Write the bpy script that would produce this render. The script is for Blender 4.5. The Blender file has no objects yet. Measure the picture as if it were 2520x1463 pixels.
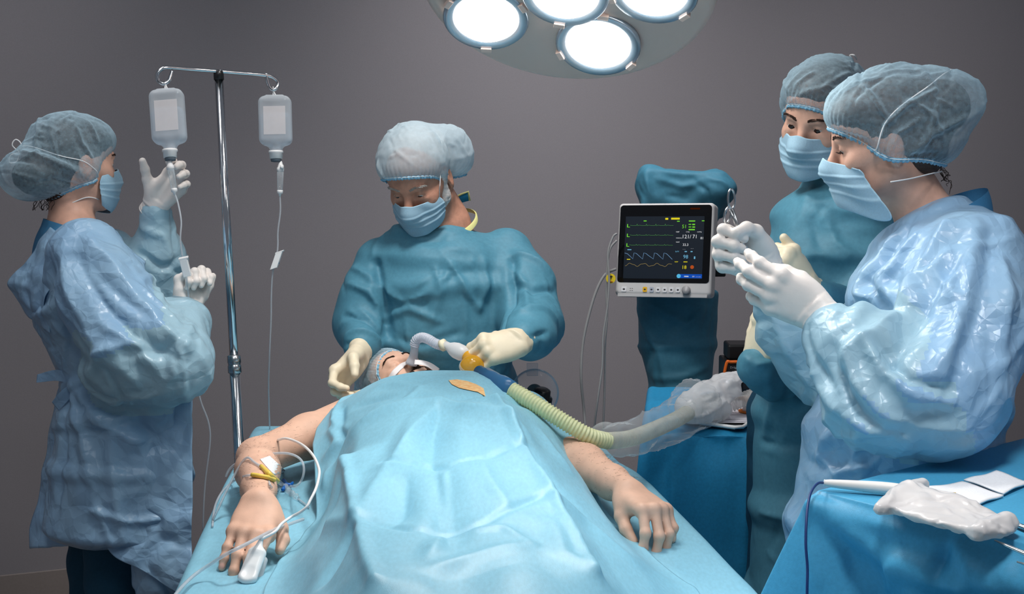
import bpy, bmesh, math, random
import numpy as np
from mathutils import Vector, Matrix
from mathutils.bvhtree import BVHTree
random.seed(7); np.random.seed(7)
def want(k): return True
SC = bpy.context.scene
COL = SC.collection
rad = math.radians
# ------------------------------------------------------------------ camera
F_PX, CAM_Z, PITCH = 3500.0, 1.6, rad(7.02)
CP, SP = math.cos(PITCH), math.sin(PITCH)
def P(px, py, d):
    x = (px - 1260.0) / F_PX * d; v = -(py - 731.5) / F_PX * d
    return np.array([x, d * CP + v * SP, CAM_Z + v * CP - d * SP])
def PZ(px, py, z):
    r = P(px, py, 1.0) - np.array([0, 0, CAM_Z])
    return np.array([0, 0, CAM_Z]) + r * ((z - CAM_Z) / r[2])
cam_d = bpy.data.cameras.new('camera'); cam = bpy.data.objects.new('camera', cam_d); COL.objects.link(cam)
cam_d.sensor_width = 36.0; cam_d.lens = 36.0 * F_PX / 2520.0; cam_d.clip_start = 0.05
cam.location = (0, 0, CAM_Z); cam.rotation_euler = (math.pi / 2 - PITCH, 0, 0)
SC.camera = cam
def A(*v): return np.array(v, float)
def unit(v): v = np.asarray(v, float); return v / max(1e-12, np.linalg.norm(v))
def lerp(a, b, t): return a + (b - a) * t
def sstep(a, b, x):
    t = np.clip((x - a) / (b - a), 0, 1); return t * t * (3 - 2 * t)
# ------------------------------------------------------------------ noise
def _h(ix, iy, iz, s):
    n = (ix * 374761393 + iy * 668265263 + iz * 2147483647 + s * 974711) & 0xFFFFFFFF
    n = ((n ^ (n >> 13)) * 1274126177) & 0xFFFFFFFF
    n = n ^ (n >> 16)
    return (n & 0xFFFFFF) / float(0xFFFFFF) * 2 - 1
def noise(p, scale=1.0, seed=0):
    q = np.asarray(p) * scale
    i = np.floor(q).astype(np.int64); f = q - i; f = f * f * f * (f * (f * 6 - 15) + 10)
    out = 0
    for dx in (0, 1):
        for dy in (0, 1):
            for dz in (0, 1):
                w = (f[:, 0] if dx else 1 - f[:, 0]) * (f[:, 1] if dy else 1 - f[:, 1]) * (f[:, 2] if dz else 1 - f[:, 2])
                out = out + w * _h(i[:, 0] + dx, i[:, 1] + dy, i[:, 2] + dz, seed)
    return out
def fbm(p, scale, seed=0, oct=3):
    r = 0; a = 1.0
    for o in range(oct):
        r = r + a * noise(p, scale * 2 ** o, seed + o * 17); a *= .5
    return r
# ------------------------------------------------------------------ signed distance modelling
class Sdf:
    def __init__(s): s.ops = []; s.xf(None)
    def xf(s, R=None, t=(0, 0, 0), sc=1.0):
        s.R = np.eye(3) if R is None else np.asarray(R, float); s.t = np.asarray(t, float); s.s = sc; return s
    def _add(s, fn, lo, hi, k, mode):
        c = np.array([[x, y, z] for x in (lo[0], hi[0]) for y in (lo[1], hi[1]) for z in (lo[2], hi[2])]) * s.s @ s.R.T + s.t
        s.ops.append((fn, s.R, s.t, s.s, c.min(0), c.max(0), k * s.s, mode)); return s
    def cone(s, a, b, ra, rb=None, k=.02, mode='u'):
        a = np.asarray(a, float); b = np.asarray(b, float); rb = ra if rb is None else rb
        ab = b - a; L2 = max(ab @ ab, 1e-12)
        def fn(p):
            t = np.clip((p - a) @ ab / L2, 0, 1)
            return np.linalg.norm(p - a - t[:, None] * ab, axis=1) - (ra + (rb - ra) * t)
        r = max(ra, rb)
        return s._add(fn, np.minimum(a, b) - r, np.maximum(a, b) + r, k, mode)
    def chain(s, pts, rs, k=.02, mode='u'):
        for i in range(len(pts) - 1): s.cone(pts[i], pts[i + 1], rs[i], rs[i + 1], k, mode)
        return s
    def ball(s, c, r, k=.02, mode='u', rot=None):
        c = np.asarray(c, float); r = np.ones(3) * np.asarray(r, float)
        Q = np.eye(3) if rot is None else np.asarray(rot, float)
        def fn(p):
            q = (p - c) @ Q
            k0 = np.linalg.norm(q / r, axis=1); k1 = np.linalg.norm(q / (r * r), axis=1)
            return k0 * (k0 - 1) / np.maximum(k1, 1e-9)
        m = np.max(r) if rot is not None else r
        return s._add(fn, c - m, c + m, k, mode)
    def etube(s, secs, right, k=.03, mode='u', caps=1.0):
        # secs: (centre, rx, ry); elliptic cross-sections joined by straight lofts
        right = unit(right)
        for (a, ax, ay), (b, bx, by) in zip(secs[:-1], secs[1:]):
            a = np.asarray(a, float); b = np.asarray(b, float); ab = b - a; L = np.linalg.norm(ab); u = ab / L
            X = unit(right - u * (right @ u)); Y = np.cross(u, X)
            def fn(p, a=a, u=u, X=X, Y=Y, L=L, ax=ax, ay=ay, bx=bx, by=by):
                q = p - a; h = q @ u; t = np.clip(h / L, 0, 1)
                rx = ax + (bx - ax) * t; ry = ay + (by - ay) * t
                o = (h - t * L) / (np.minimum(rx, ry) * caps)
                x = (q @ X) / rx; y = (q @ Y) / ry
                k0 = np.sqrt(x * x + y * y + o * o)
                g = np.sqrt((x / rx) ** 2 + (y / ry) ** 2 + (o / np.minimum(rx, ry)) ** 2)
                return k0 * (k0 - 1) / np.maximum(g, 1e-9)
            m = max(ax, ay, bx, by)
            s._add(fn, np.minimum(a, b) - m, np.maximum(a, b) + m, k, mode)
        return s
    def box(s, c, half, r=.005, k=.01, mode='u', rot=None):
        c = np.asarray(c, float); half = np.asarray(half, float); Q = np.eye(3) if rot is None else np.asarray(rot, float)
        def fn(p):
            q = np.abs((p - c) @ Q) - half + r
            return np.linalg.norm(np.maximum(q, 0), axis=1) + np.minimum(q.max(1), 0) - r
        m = np.linalg.norm(half) if rot is not None else half
        return s._add(fn, c - m, c + m, k, mode)
    def lid(s, c, r, n, off, k=.003):
        # part of a ball on the side n of a plane
        c = np.asarray(c, float); n = unit(n)
        def fn(p):
            q = p - c; return np.maximum(np.linalg.norm(q, axis=1) - r, off - q @ n)
        return s._add(fn, c - r, c + r, k, 'u')
    BAND = .06
    def __call__(s, p):
        d = np.full(len(p), 10.0)
        for fn, R, t, sc, lo, hi, k, mode in s.ops:
            B = s.BAND + k
            m = np.nonzero(((p > lo - B) & (p < hi + B)).all(1))[0]
            if len(m) == 0: continue
            v = fn((p[m] - t) @ R / sc) * sc; c = d[m]
            if mode == 'u':
                h = np.maximum(k - np.abs(c - v), 0) / max(k, 1e-9); d[m] = np.minimum(c, v) - h * h * k * .25
            elif mode == 's':
                v = -v; h = np.maximum(k - np.abs(c - v), 0) / max(k, 1e-9); d[m] = np.maximum(c, v) + h * h * k * .25
        return d
    def bounds(s):
        u = [o for o in s.ops if o[7] == 'u']
        return np.min([o[4] for o in u], 0), np.max([o[5] for o in u], 0)
    def mesh(s, h=.005, relax=2, off=0.0, lo=None, hi=None):
        l0, h0 = s.bounds(); lo = l0 if lo is None else np.maximum(lo, l0); hi = h0 if hi is None else np.minimum(hi, h0)
        lo = lo - 3 * h - off; hi = hi + 3 * h + off
        nb = np.ceil((hi - lo) / (4 * h)).astype(int) + 1
        g = np.stack(np.meshgrid(*[np.arange(n) for n in nb], indexing='ij'), -1).reshape(-1, 3)
        c = lo + (g + .5) * 4 * h
        dc = s(c) - off
        act = g[np.abs(dc) < 2 * h * 1.7321 * 1.45 + .012]
        n = nb * 4 + 1
        val = np.full(n, 9.0, np.float32); cellm = np.zeros(n, bool)
        loc = np.stack(np.meshgrid(*[np.arange(5)] * 3, indexing='ij'), -1).reshape(-1, 3)
        nm = np.zeros(n, bool)
        for q in loc:
            a = act * 4 + q; nm[a[:, 0], a[:, 1], a[:, 2]] = True
            if (q < 4).all(): cellm[a[:, 0], a[:, 1], a[:, 2]] = True
        idx = np.argwhere(nm)
        for k in range(0, len(idx), 400000):
            b = idx[k:k + 400000]; val[b[:, 0], b[:, 1], b[:, 2]] = s(lo + b * h) - off
        cells = np.argwhere(cellm)
        cor = np.array([[0,0,0],[1,0,0],[0,1,0],[1,1,0],[0,0,1],[1,0,1],[0,1,1],[1,1,1]])
        cv = np.stack([val[cells[:, 0] + o[0], cells[:, 1] + o[1], cells[:, 2] + o[2]] for o in cor], 1)
        neg = cv < 0; mix = neg.any(1) & ~neg.all(1)
        cells = cells[mix]; cv = cv[mix]; neg = neg[mix]
        E = [(0,1),(2,3),(4,5),(6,7),(0,2),(1,3),(4,6),(5,7),(0,4),(1,5),(2,6),(3,7)]
        acc = np.zeros((len(cells), 3)); cnt = np.zeros(len(cells))
        for a, b in E:
            m = neg[:, a] != neg[:, b]
            t = np.where(m, cv[:, a] / np.where(m, cv[:, a] - cv[:, b], 1), 0)
            acc += m[:, None] * (cor[a] + t[:, None] * (cor[b] - cor[a])); cnt += m
        V = lo + (cells + acc / cnt[:, None]) * h
        vid = np.full(n, -1, np.int32); vid[cells[:, 0], cells[:, 1], cells[:, 2]] = np.arange(len(cells))
        Q = []
        for ax in range(3):
            a1, a2 = (ax + 1) % 3, (ax + 2) % 3
            e = np.zeros(3, int); e[ax] = 1
            c1 = cells[(cells[:, a1] > 0) & (cells[:, a2] > 0)]
            v0 = val[c1[:, 0], c1[:, 1], c1[:, 2]] < 0; c2 = c1 + e; v1 = val[c2[:, 0], c2[:, 1], c2[:, 2]] < 0
            m = v0 != v1; c1 = c1[m]; flip = v1[m]
            d1 = np.zeros(3, int); d1[a1] = 1; d2 = np.zeros(3, int); d2[a2] = 1
            f = np.stack([vid[tuple((c1 - o).T)] for o in (d1 * 0, d1, d1 + d2, d2)], 1)
            ok = (f >= 0).all(1); f = f[ok]; flip = flip[ok]
            f[flip] = f[flip][:, ::-1]; Q.append(f)
        Q = np.concatenate(Q)
        for _ in range(relax):
            V = laplace(V, Q, .5); V = s.project(V, off, h)
        return V, Q
    def grad(s, V, e):
        g = np.zeros_like(V)
        for a in range(3):
            o = np.zeros(3); o[a] = e; g[:, a] = s(V + o) - s(V - o)
        return g / (2 * e)
    def project(s, V, off=0.0, h=.004):
        d0 = s(V); d = d0 - off; e = h * .4; g = np.zeros_like(V)
        for a in range(3):
            o = np.zeros(3); o[a] = e; g[:, a] = (s(V + o) - d0) / e
        n2 = np.maximum((g * g).sum(1), .05)
        st = np.clip(d / n2, -h, h)
        return V - g * st[:, None]
def quad_edges(Q):
    k = Q.shape[1]
    e = np.concatenate([Q[:, [i, (i + 1) % k]] for i in range(k)]); e.sort(1)
    return np.unique(e, axis=0)
def scatter(idx, val, n):
    return np.stack([np.bincount(idx, val[:, a], n) for a in range(3)], 1)
def laplace(V, Q, w, E=None):
    E = quad_edges(Q) if E is None else E; n = len(V)
    s = scatter(E[:, 0], V[E[:, 1]], n) + scatter(E[:, 1], V[E[:, 0]], n)
    c = np.bincount(E.ravel(), minlength=n)[:, None]
    return np.where(c > 0, V + w * (s / np.maximum(c, 1) - V), V)
def normals(V, Q):
    a = V[Q[:, 2]] - V[Q[:, 0]]; b = V[Q[:, -1]] - V[Q[:, 1]]
    f = np.cross(a, b); n = sum(scatter(Q[:, i], f, len(V)) for i in range(Q.shape[1]))
    return n / np.maximum(np.linalg.norm(n, axis=1), 1e-12)[:, None]
def bvh_of(V, Q): return BVHTree.FromPolygons([tuple(v) for v in V], [tuple(q) for q in Q])
def cast(bvh, px, py):
    o = Vector((0, 0, CAM_Z)); d = Vector(P(px, py, 1.0)) - o
    r = bvh.ray_cast(o, d.normalized()); return None if r[0] is None else np.array(r[0])
def seg_dist(V, pts):
    best = np.full(len(V), 1e9); par = np.zeros(len(V)); tot = len(pts) - 1
    for i in range(tot):
        a, b = pts[i], pts[i + 1]; ab = b - a
        t = np.clip((V - a) @ ab / max(ab @ ab, 1e-12), 0, 1)
        d = np.linalg.norm(V - a - t[:, None] * ab, axis=1); m = d < best
        best[m] = d[m]; par[m] = (i + t[m]) / tot
    return best, par
def sculpt(V, Q, strokes, gain=1.0):
    # folds pressed into a cloth: each runs along points found on the surface, with a width and a height
    N = normals(V, Q); bv = bvh_of(V, Q); U = V.copy(); amp = np.zeros(len(V))
    for st in strokes:
        pts = [cast(bv, *p) for p in st[0]]; pts = [p for p in pts if p is not None]
        if len(pts) < 2: continue
        # densify on the surface
        dense = []
        for a, b in zip(pts[:-1], pts[1:]):
            for t in np.linspace(0, 1, 5)[:-1]:
                q = bv.find_nearest(Vector(lerp(a, b, t)))[0]; dense.append(np.array(q))
        dense.append(pts[-1])
        d, t = seg_dist(V, dense); w, hgt = st[1], st[2]
        taper = np.sin(np.pi * np.clip(t * .8 + .1, 0, 1)) ** .6 if len(st) < 4 or st[3] == 'both' else (1 - t if st[3] == 'end' else np.ones(len(t)))
        prof = np.maximum(0, 1 - d / w); prof = prof ** (1.5 if len(st) < 5 else st[4])
        amp = amp + gain * hgt * prof * taper
    return V + N * amp[:, None]
def auto_folds(V, Q, n, dirf, seed=1, length=(.08, .24), width=(.012, .026), height=(.004, .010), ridge=.6, jit=.35, where=None):
    # scatters fold lines over a cloth along a direction field
    rng = random.Random(seed); N = normals(V, Q); bv = bvh_of(V, Q); amp = np.zeros(len(V))
    cand = np.arange(len(V)) if where is None else np.nonzero(where(V))[0]
    for k in range(n):
        p = V[cand[rng.randrange(len(cand))]].copy(); d = unit(dirf(p) + A(rng.gauss(0, jit), rng.gauss(0, jit), rng.gauss(0, jit)))
        L = rng.uniform(*length); pts = [p]; m = max(3, int(L / .025)); cv = A(rng.gauss(0, 1), rng.gauss(0, 1), rng.gauss(0, 1)) * .12
        for i in range(m):
            d = unit(d + cv * .5); q = bv.find_nearest(Vector(pts[-1] + d * L / m))
            if q[0] is None: break
            q0 = np.array(q[0]); nn = np.array(q[1]); d = unit(d - nn * (d @ nn)); pts.append(q0)
        w = rng.uniform(*width) * (.6 + .4 * L / length[1]); h = rng.uniform(*height) * (.5 + .5 * L / length[1]) * (1 if rng.random() < ridge else -1)
        pa = np.array(pts); m_ = ((V > pa.min(0) - w) & (V < pa.max(0) + w)).all(1); ix = np.nonzero(m_)[0]
        if len(ix) == 0: continue
        dd, t = seg_dist(V[ix], pts); pr = np.maximum(0, 1 - dd / w) ** 1.4; amp[ix] += h * pr * np.sin(np.pi * np.clip(t * .86 + .07, 0, 1)) ** .7
    return V + N * np.clip(amp, -.018, .022)[:, None]
def crumple(V, Q, ex=.05, it=80, bend=.2, tether=.006, seed=1, noise_amp=.006, noise_scale=14., stretch=None,
            lim=(-.012, .02), pin=None, exf=None, ani=None, aniw=1.0):
    # lets a cloth that is a little too large for its shape buckle into folds
    n = len(V); E = quad_edges(Q)
    D = np.concatenate([E, Q[:, [0, 2]], Q[:, [1, 3]]]) if Q.shape[1] == 4 else E
    ev = V[D[:, 1]] - V[D[:, 0]]; L0 = np.linalg.norm(ev, axis=1); g = np.full(len(D), float(ex))
    if exf is not None: g = g * .5 * (exf[D[:, 0]] + exf[D[:, 1]])
    if ani is not None:
        c = np.abs((ev / np.maximum(L0, 1e-9)[:, None] * (ani[D[:, 0]] if ani.ndim > 1 else ani)).sum(1)); g = g * (1 - aniw + aniw * c * c)
    L = L0 * (1 + g); N = normals(V, Q)
    p = V if stretch is None else V @ np.asarray(stretch)
    wp = p + .03 * np.stack([noise(p, 9, seed + 5 + a) for a in range(3)], 1)
    nz = .6 * (1 - 2.6 * np.abs(fbm(wp, noise_scale * .6, seed, 2))) + .5 * fbm(p, noise_scale * 1.3, seed + 3, 2)
    w = np.ones(n) if pin is None else 1 - pin
    X = V + N * (nz * noise_amp * w)[:, None]
    cnt = np.bincount(D.ravel(), minlength=n)[:, None]; ce = np.bincount(E.ravel(), minlength=n)[:, None]
    i0, i1 = D[:, 0], D[:, 1]
    for k in range(it):
        d = X[i1] - X[i0]; l = np.linalg.norm(d, axis=1)
        c = d * ((l - L) / np.maximum(l, 1e-9) * .5)[:, None]
        dl = scatter(i0, c, n) - scatter(i1, c, n)
        X = X + dl / cnt * 1.6
        U = X - V
        if bend:
            s1 = (scatter(E[:, 0], U[E[:, 1]], n) + scatter(E[:, 1], U[E[:, 0]], n)) / ce - U
            s2 = (scatter(E[:, 0], s1[E[:, 1]], n) + scatter(E[:, 1], s1[E[:, 0]], n)) / ce - s1
            U = U - bend * s2
        U = U * (1 - tether)
        h = (U * N).sum(1); hc = np.clip(h, lim[0], lim[1])
        U = U + N * ((hc - h) * .6)[:, None]
        X = V + U * w[:, None]
    return X
# ------------------------------------------------------------------ objects
def link(o, parent=None):
    COL.objects.link(o)
    if parent is not None: o.parent = parent; o.matrix_parent_inverse = Matrix.Identity(4)
    return o
def mesh_obj(name, V, Fc, mat, parent=None, smooth=True, sub=0, base=None):
    me = bpy.data.meshes.new(name)
    V = np.asarray(V, float); off = np.zeros(3)
    if parent is not None:
        q = parent
        while q is not None: off = off + np.array(q.location); q = q.parent
    elif base is not None: off = np.asarray(base, float)
    me.from_pydata((V - off).tolist(), [], [tuple(int(i) for i in f) for f in Fc]); me.update()
    if smooth: me.polygons.foreach_set('use_smooth', [True] * len(me.polygons))
    if mat: me.materials.append(mat)
    o = bpy.data.objects.new(name, me); link(o, parent)
    if parent is None and base is not None: o.location = base
    if sub:
        m = o.modifiers.new('sub', 'SUBSURF'); m.levels = sub; m.render_levels = sub
    return o
def thing(name, label, cat, loc, group=None):
    o = bpy.data.objects.new(name, None); COL.objects.link(o); o.location = loc; o.empty_display_size = .05
    o['label'] = label; o['category'] = cat
    if group: o['group'] = group
    return o
def tag(o, label, cat, group=None):
    o['label'] = label; o['category'] = cat
    if group: o['group'] = group
    return o
class MB:
    """collects simple shapes into one mesh"""
    def __init__(s): s.V = []; s.F = []
    def add(s, V, Fc):
        o = sum(len(v) for v in s.V); s.V.append(np.asarray(V, float)); s.F += [tuple(int(i) + o for i in f) for f in Fc]; return s
    def build(s, name, mat, parent=None, smooth=True, sub=0, bevel=0, base=None, seg=2):
        o = mesh_obj(name, np.concatenate(s.V), s.F, mat, parent, smooth, sub, base)
        if bevel:
            m = o.modifiers.new('bevel', 'BEVEL'); m.width = bevel; m.segments = seg; m.limit_method = 'ANGLE'; m.angle_limit = rad(40)
        return o
    def tube(s, pts, r, n=10, cap=True, closed=False, up=None):
        pts = [np.asarray(p, float) for p in pts]; m = len(pts); rs = [r] * m if np.isscalar(r) else list(r)
        V = []; prev = None
        for i, p in enumerate(pts):
            a = pts[(i - 1) % m] if closed or i > 0 else p; b = pts[(i + 1) % m] if closed or i < m - 1 else p
            t = unit(b - a)
            if prev is None: x = unit(np.cross(t, A(.3, .2, 1) if abs(t[2]) < .9 else A(1, 0, 0)))
            else: x = unit(prev - t * (prev @ t))
            prev = x; y = np.cross(t, x)
            for k in range(n):
                an = 2 * math.pi * k / n; V.append(p + rs[i] * (math.cos(an) * x + math.sin(an) * y))
        Fc = []
        for i in range(m if closed else m - 1):
            j = (i + 1) % m
            for k in range(n): Fc.append((i * n + k, i * n + (k + 1) % n, j * n + (k + 1) % n, j * n + k))
        if cap and not closed: Fc += [tuple(range(n))[::-1], tuple((m - 1) * n + k for k in range(n))]
        return s.add(V, Fc)
    def box(s, c, half, R=None):
        R = np.eye(3) if R is None else R
        V = [np.asarray(c) + R @ (A(x, y, z) * half) for x in (-1, 1) for y in (-1, 1) for z in (-1, 1)]
        return s.add(V, [(0,1,3,2),(4,6,7,5),(0,4,5,1),(2,3,7,6),(0,2,6,4),(1,5,7,3)])
    def lathe(s, prof, o, axis, n=32, x=None, cap=True):
        axis = unit(axis); x = unit(np.cross(axis, A(0, 1, .1) if x is None else x)); y = np.cross(axis, x)
        V = []
        for r, h in prof:
            for k in range(n):
                an = 2 * math.pi * k / n; V.append(np.asarray(o) + axis * h + r * (math.cos(an) * x + math.sin(an) * y))
        Fc = [(i * n + k, i * n + (k + 1) % n, (i + 1) * n + (k + 1) % n, (i + 1) * n + k) for i in range(len(prof) - 1) for k in range(n)]
        if cap: Fc += [tuple(range(n))[::-1], tuple((len(prof) - 1) * n + k for k in range(n))]
        return s.add(V, Fc)
    def grid(s, pts):
        m, n = pts.shape[:2]
        Fc = [(i * n + j, i * n + j + 1, (i + 1) * n + j + 1, (i + 1) * n + j) for i in range(m - 1) for j in range(n - 1)]
        return s.add(pts.reshape(-1, 3), Fc)
def catmull(pts, n=8):
    pts = [np.asarray(p, float) for p in pts]; out = []
    q = [2 * pts[0] - pts[1]] + pts + [2 * pts[-1] - pts[-2]]
    for i in range(1, len(q) - 2):
        a, b, c, d = q[i - 1:i + 3]
        for t in np.linspace(0, 1, n, endpoint=False):
            out.append(.5 * (2 * b + (c - a) * t + (2 * a - 5 * b + 4 * c - d) * t * t + (3 * b - a - 3 * c + d) * t ** 3))
    out.append(pts[-1]); return out
def cut_mesh(V, Q, planes):
    """cuts away what lies on the positive side of each plane (point, normal)"""
    bm = bmesh.new(); vs = [bm.verts.new(v) for v in V]
    for q in Q: bm.faces.new([vs[i] for i in q])
    for co, no in planes:
        bmesh.ops.bisect_plane(bm, geom=bm.verts[:] + bm.edges[:] + bm.faces[:], plane_co=Vector(co), plane_no=Vector(no), clear_outer=True)
    bm.verts.index_update()
    Vn = np.array([v.co[:] for v in bm.verts]); Fn = [[v.index for v in f.verts] for f in bm.faces]
    loops = []; seen = set(); nb = {}
    for e in bm.edges:
        if len(e.link_faces) == 1:
            a, b = e.verts[0].index, e.verts[1].index; nb.setdefault(a, []).append(b); nb.setdefault(b, []).append(a)
    for s0 in nb:
        if s0 in seen: continue
        lp = [s0]; seen.add(s0)
        while True:
            nx = [k for k in nb[lp[-1]] if k not in seen]
            if not nx: break
            lp.append(nx[0]); seen.add(nx[0])
        loops.append(lp)
    bm.free(); return Vn, Fn, sorted(loops, key=len, reverse=True)
def frame(f, u):
    """columns: x = right-hand side of someone looking along f, y = f, z = up"""
    f = unit(f); x = unit(np.cross(f, u)); z = np.cross(x, f); return np.stack([x, f, z], 1)
# ------------------------------------------------------------------ materials
def srgb(r, g, b):
    f = lambda c: c / 12.92 if c <= .04045 else ((c + .055) / 1.055) ** 2.4
    return (f(r / 255), f(g / 255), f(b / 255), 1)
class NT:
    def __init__(s, name):
        s.m = bpy.data.materials.new(name); s.m.use_nodes = True; s.t = s.m.node_tree; s.t.nodes.clear()
        s.out = s.n('ShaderNodeOutputMaterial')
    def n(s, k, **kw):
        o = s.t.nodes.new(k)
        for a, b in kw.items(): setattr(o, a, b)
        return o
    def l(s, a, b): s.t.links.new(a, b)
def principled(name, col, rough=.5, spec=.5, metal=0., noise_s=0, noise_a=0., bump=0., bump_s=200., sss=0., sss_col=None, coat=0., trans=0., ior=1.45,
               sheen=0., alpha=1., emit=None, emit_s=0., translucent=0., fib=None, fib_a=.0, detail=4., col2=None, crinkle=0., crinkle_s=18.):
    t = NT(name); p = t.n('ShaderNodeBsdfPrincipled'); I = p.inputs
    I['Base Color'].default_value = col; I['Roughness'].default_value = rough; I['Metallic'].default_value = metal
    I['Specular IOR Level'].default_value = spec; I['Coat Weight'].default_value = coat; I['Transmission Weight'].default_value = trans
    I['IOR'].default_value = ior; I['Sheen Weight'].default_value = sheen; I['Alpha'].default_value = alpha
    if sss: I['Subsurface Weight'].default_value = sss; I['Subsurface Radius'].default_value = sss_col or (.012, .005, .003); I['Subsurface Scale'].default_value = 1.0
    if emit: I['Emission Color'].default_value = emit; I['Emission Strength'].default_value = emit_s
    tc = t.n('ShaderNodeTexCoord')
    if noise_s and noise_a:
        nz = t.n('ShaderNodeTexNoise'); nz.inputs['Scale'].default_value = noise_s; nz.inputs['Detail'].default_value = detail
        if fib:
            mp = t.n('ShaderNodeMapping'); mp.inputs['Scale'].default_value = fib; t.l(tc.outputs['Object'], mp.inputs['Vector']); t.l(mp.outputs['Vector'], nz.inputs['Vector'])
        else: t.l(tc.outputs['Object'], nz.inputs['Vector'])
        rp = t.n('ShaderNodeMapRange'); rp.inputs['From Min'].default_value = .3; rp.inputs['From Max'].default_value = .7
        mx = t.n('ShaderNodeMix', data_type='RGBA')
        c2 = col2 or tuple(min(1, c * (1 + noise_a)) for c in col[:3]) + (1,)
        c1 = tuple(c * (1 - noise_a) for c in col[:3]) + (1,) if col2 is None else col
        mx.inputs['A'].default_value = c1; mx.inputs['B'].default_value = c2
        t.l(nz.outputs['Fac'], rp.inputs['Value']); t.l(rp.outputs['Result'], mx.inputs['Factor']); t.l(mx.outputs['Result'], I['Base Color'])
    if bump:
        nb = t.n('ShaderNodeTexNoise'); nb.inputs['Scale'].default_value = bump_s; nb.inputs['Detail'].default_value = 3
        t.l(tc.outputs['Object'], nb.inputs['Vector'])
        bp = t.n('ShaderNodeBump'); bp.inputs['Strength'].default_value = bump; bp.inputs['Distance'].default_value = .002
        t.l(nb.outputs['Fac'], bp.inputs['Height']); t.l(bp.outputs['Normal'], I['Normal'])
    if crinkle:
        wn = t.n('ShaderNodeTexNoise'); wn.inputs['Scale'].default_value = crinkle_s * .35; wn.inputs['Detail'].default_value = 2; t.l(tc.outputs['Object'], wn.inputs['Vector'])
        va = t.n('ShaderNodeVectorMath', operation='MULTIPLY_ADD'); va.inputs[1].default_value = (.10, .10, .10); t.l(wn.outputs['Color'], va.inputs[0]); t.l(tc.outputs['Object'], va.inputs[2])
        hs = None
        for q, (sc_, am) in enumerate(((1, 1.0), (2.7, .45))):
            v = t.n('ShaderNodeTexVoronoi'); v.feature = 'DISTANCE_TO_EDGE'; v.inputs['Scale'].default_value = crinkle_s * sc_; t.l(va.outputs[0], v.inputs['Vector'])
            mm = t.n('ShaderNodeMath', operation='MULTIPLY'); mm.inputs[1].default_value = am / (sc_ ** .3); t.l(v.outputs['Distance'], mm.inputs[0])
            if hs is None: hs = mm
            else:
                ad = t.n('ShaderNodeMath', operation='ADD' if q % 2 == 0 else 'SUBTRACT'); t.l(hs.outputs[0], ad.inputs[0]); t.l(mm.outputs[0], ad.inputs[1]); hs = ad
        b2 = t.n('ShaderNodeBump'); b2.inputs['Strength'].default_value = crinkle; b2.inputs['Distance'].default_value = .02
        t.l(hs.outputs[0], b2.inputs['Height'])
        if bump: t.l(bp.outputs['Normal'], b2.inputs['Normal'])
        t.l(b2.outputs['Normal'], I['Normal'])
    sh = p.outputs['BSDF']
    if translucent:
        tr = t.n('ShaderNodeBsdfTranslucent'); tr.inputs['Color'].default_value = col
        mx = t.n('ShaderNodeMixShader'); mx.inputs['Fac'].default_value = translucent
        t.l(sh, mx.inputs[1]); t.l(tr.outputs['BSDF'], mx.inputs[2]); sh = mx.outputs['Shader']
    t.l(sh, t.out.inputs['Surface'])
    if emit: t.m.cycles.emission_sampling = 'NONE'
    return t.m
def film(name, col, opac, rough=.3, noise_s=60., noise_a=.2, edge=.3, trans_col=(1, 1, 1, 1), spec=.5, fib=None):
    """thin see-through sheet: partly clear, more opaque where it is seen edge on, as thin sheets are"""
    t = NT(name); p = t.n('ShaderNodeBsdfPrincipled'); p.inputs['Base Color'].default_value = col; p.inputs['Roughness'].default_value = rough
    p.inputs['Specular IOR Level'].default_value = spec
    tr = t.n('ShaderNodeBsdfTransparent'); tr.inputs['Color'].default_value = trans_col
    tl = t.n('ShaderNodeBsdfTranslucent'); tl.inputs['Color'].default_value = col
    m1 = t.n('ShaderNodeMixShader'); m1.inputs['Fac'].default_value = .3; t.l(p.outputs['BSDF'], m1.inputs[1]); t.l(tl.outputs['BSDF'], m1.inputs[2])
    tc = t.n('ShaderNodeTexCoord'); nz = t.n('ShaderNodeTexNoise'); nz.inputs['Scale'].default_value = noise_s; nz.inputs['Detail'].default_value = 5
    if fib:
        mp = t.n('ShaderNodeMapping'); mp.inputs['Scale'].default_value = fib; t.l(tc.outputs['Object'], mp.inputs['Vector']); t.l(mp.outputs['Vector'], nz.inputs['Vector'])
    else: t.l(tc.outputs['Object'], nz.inputs['Vector'])
    a = t.n('ShaderNodeMath', operation='MULTIPLY_ADD'); a.inputs[1].default_value = noise_a * 2; a.inputs[2].default_value = opac - noise_a
    t.l(nz.outputs['Fac'], a.inputs[0])
    lw = t.n('ShaderNodeLayerWeight'); lw.inputs['Blend'].default_value = .35
    b = t.n('ShaderNodeMath', operation='MULTIPLY_ADD', use_clamp=True); b.inputs[1].default_value = edge; t.l(lw.outputs['Facing'], b.inputs[0]); t.l(a.outputs[0], b.inputs[2])
    m2 = t.n('ShaderNodeMixShader'); t.l(b.outputs[0], m2.inputs['Fac']); t.l(tr.outputs['BSDF'], m2.inputs[1]); t.l(m1.outputs['Shader'], m2.inputs[2])
    t.l(m2.outputs['Shader'], t.out.inputs['Surface']); return t.m
def emission(name, col, s, sample=False):
    t = NT(name); e = t.n('ShaderNodeEmission'); e.inputs['Color'].default_value = col; e.inputs['Strength'].default_value = s
    t.l(e.outputs['Emission'], t.out.inputs['Surface'])
    if not sample: t.m.cycles.emission_sampling = 'NONE'
    return t.m
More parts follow.
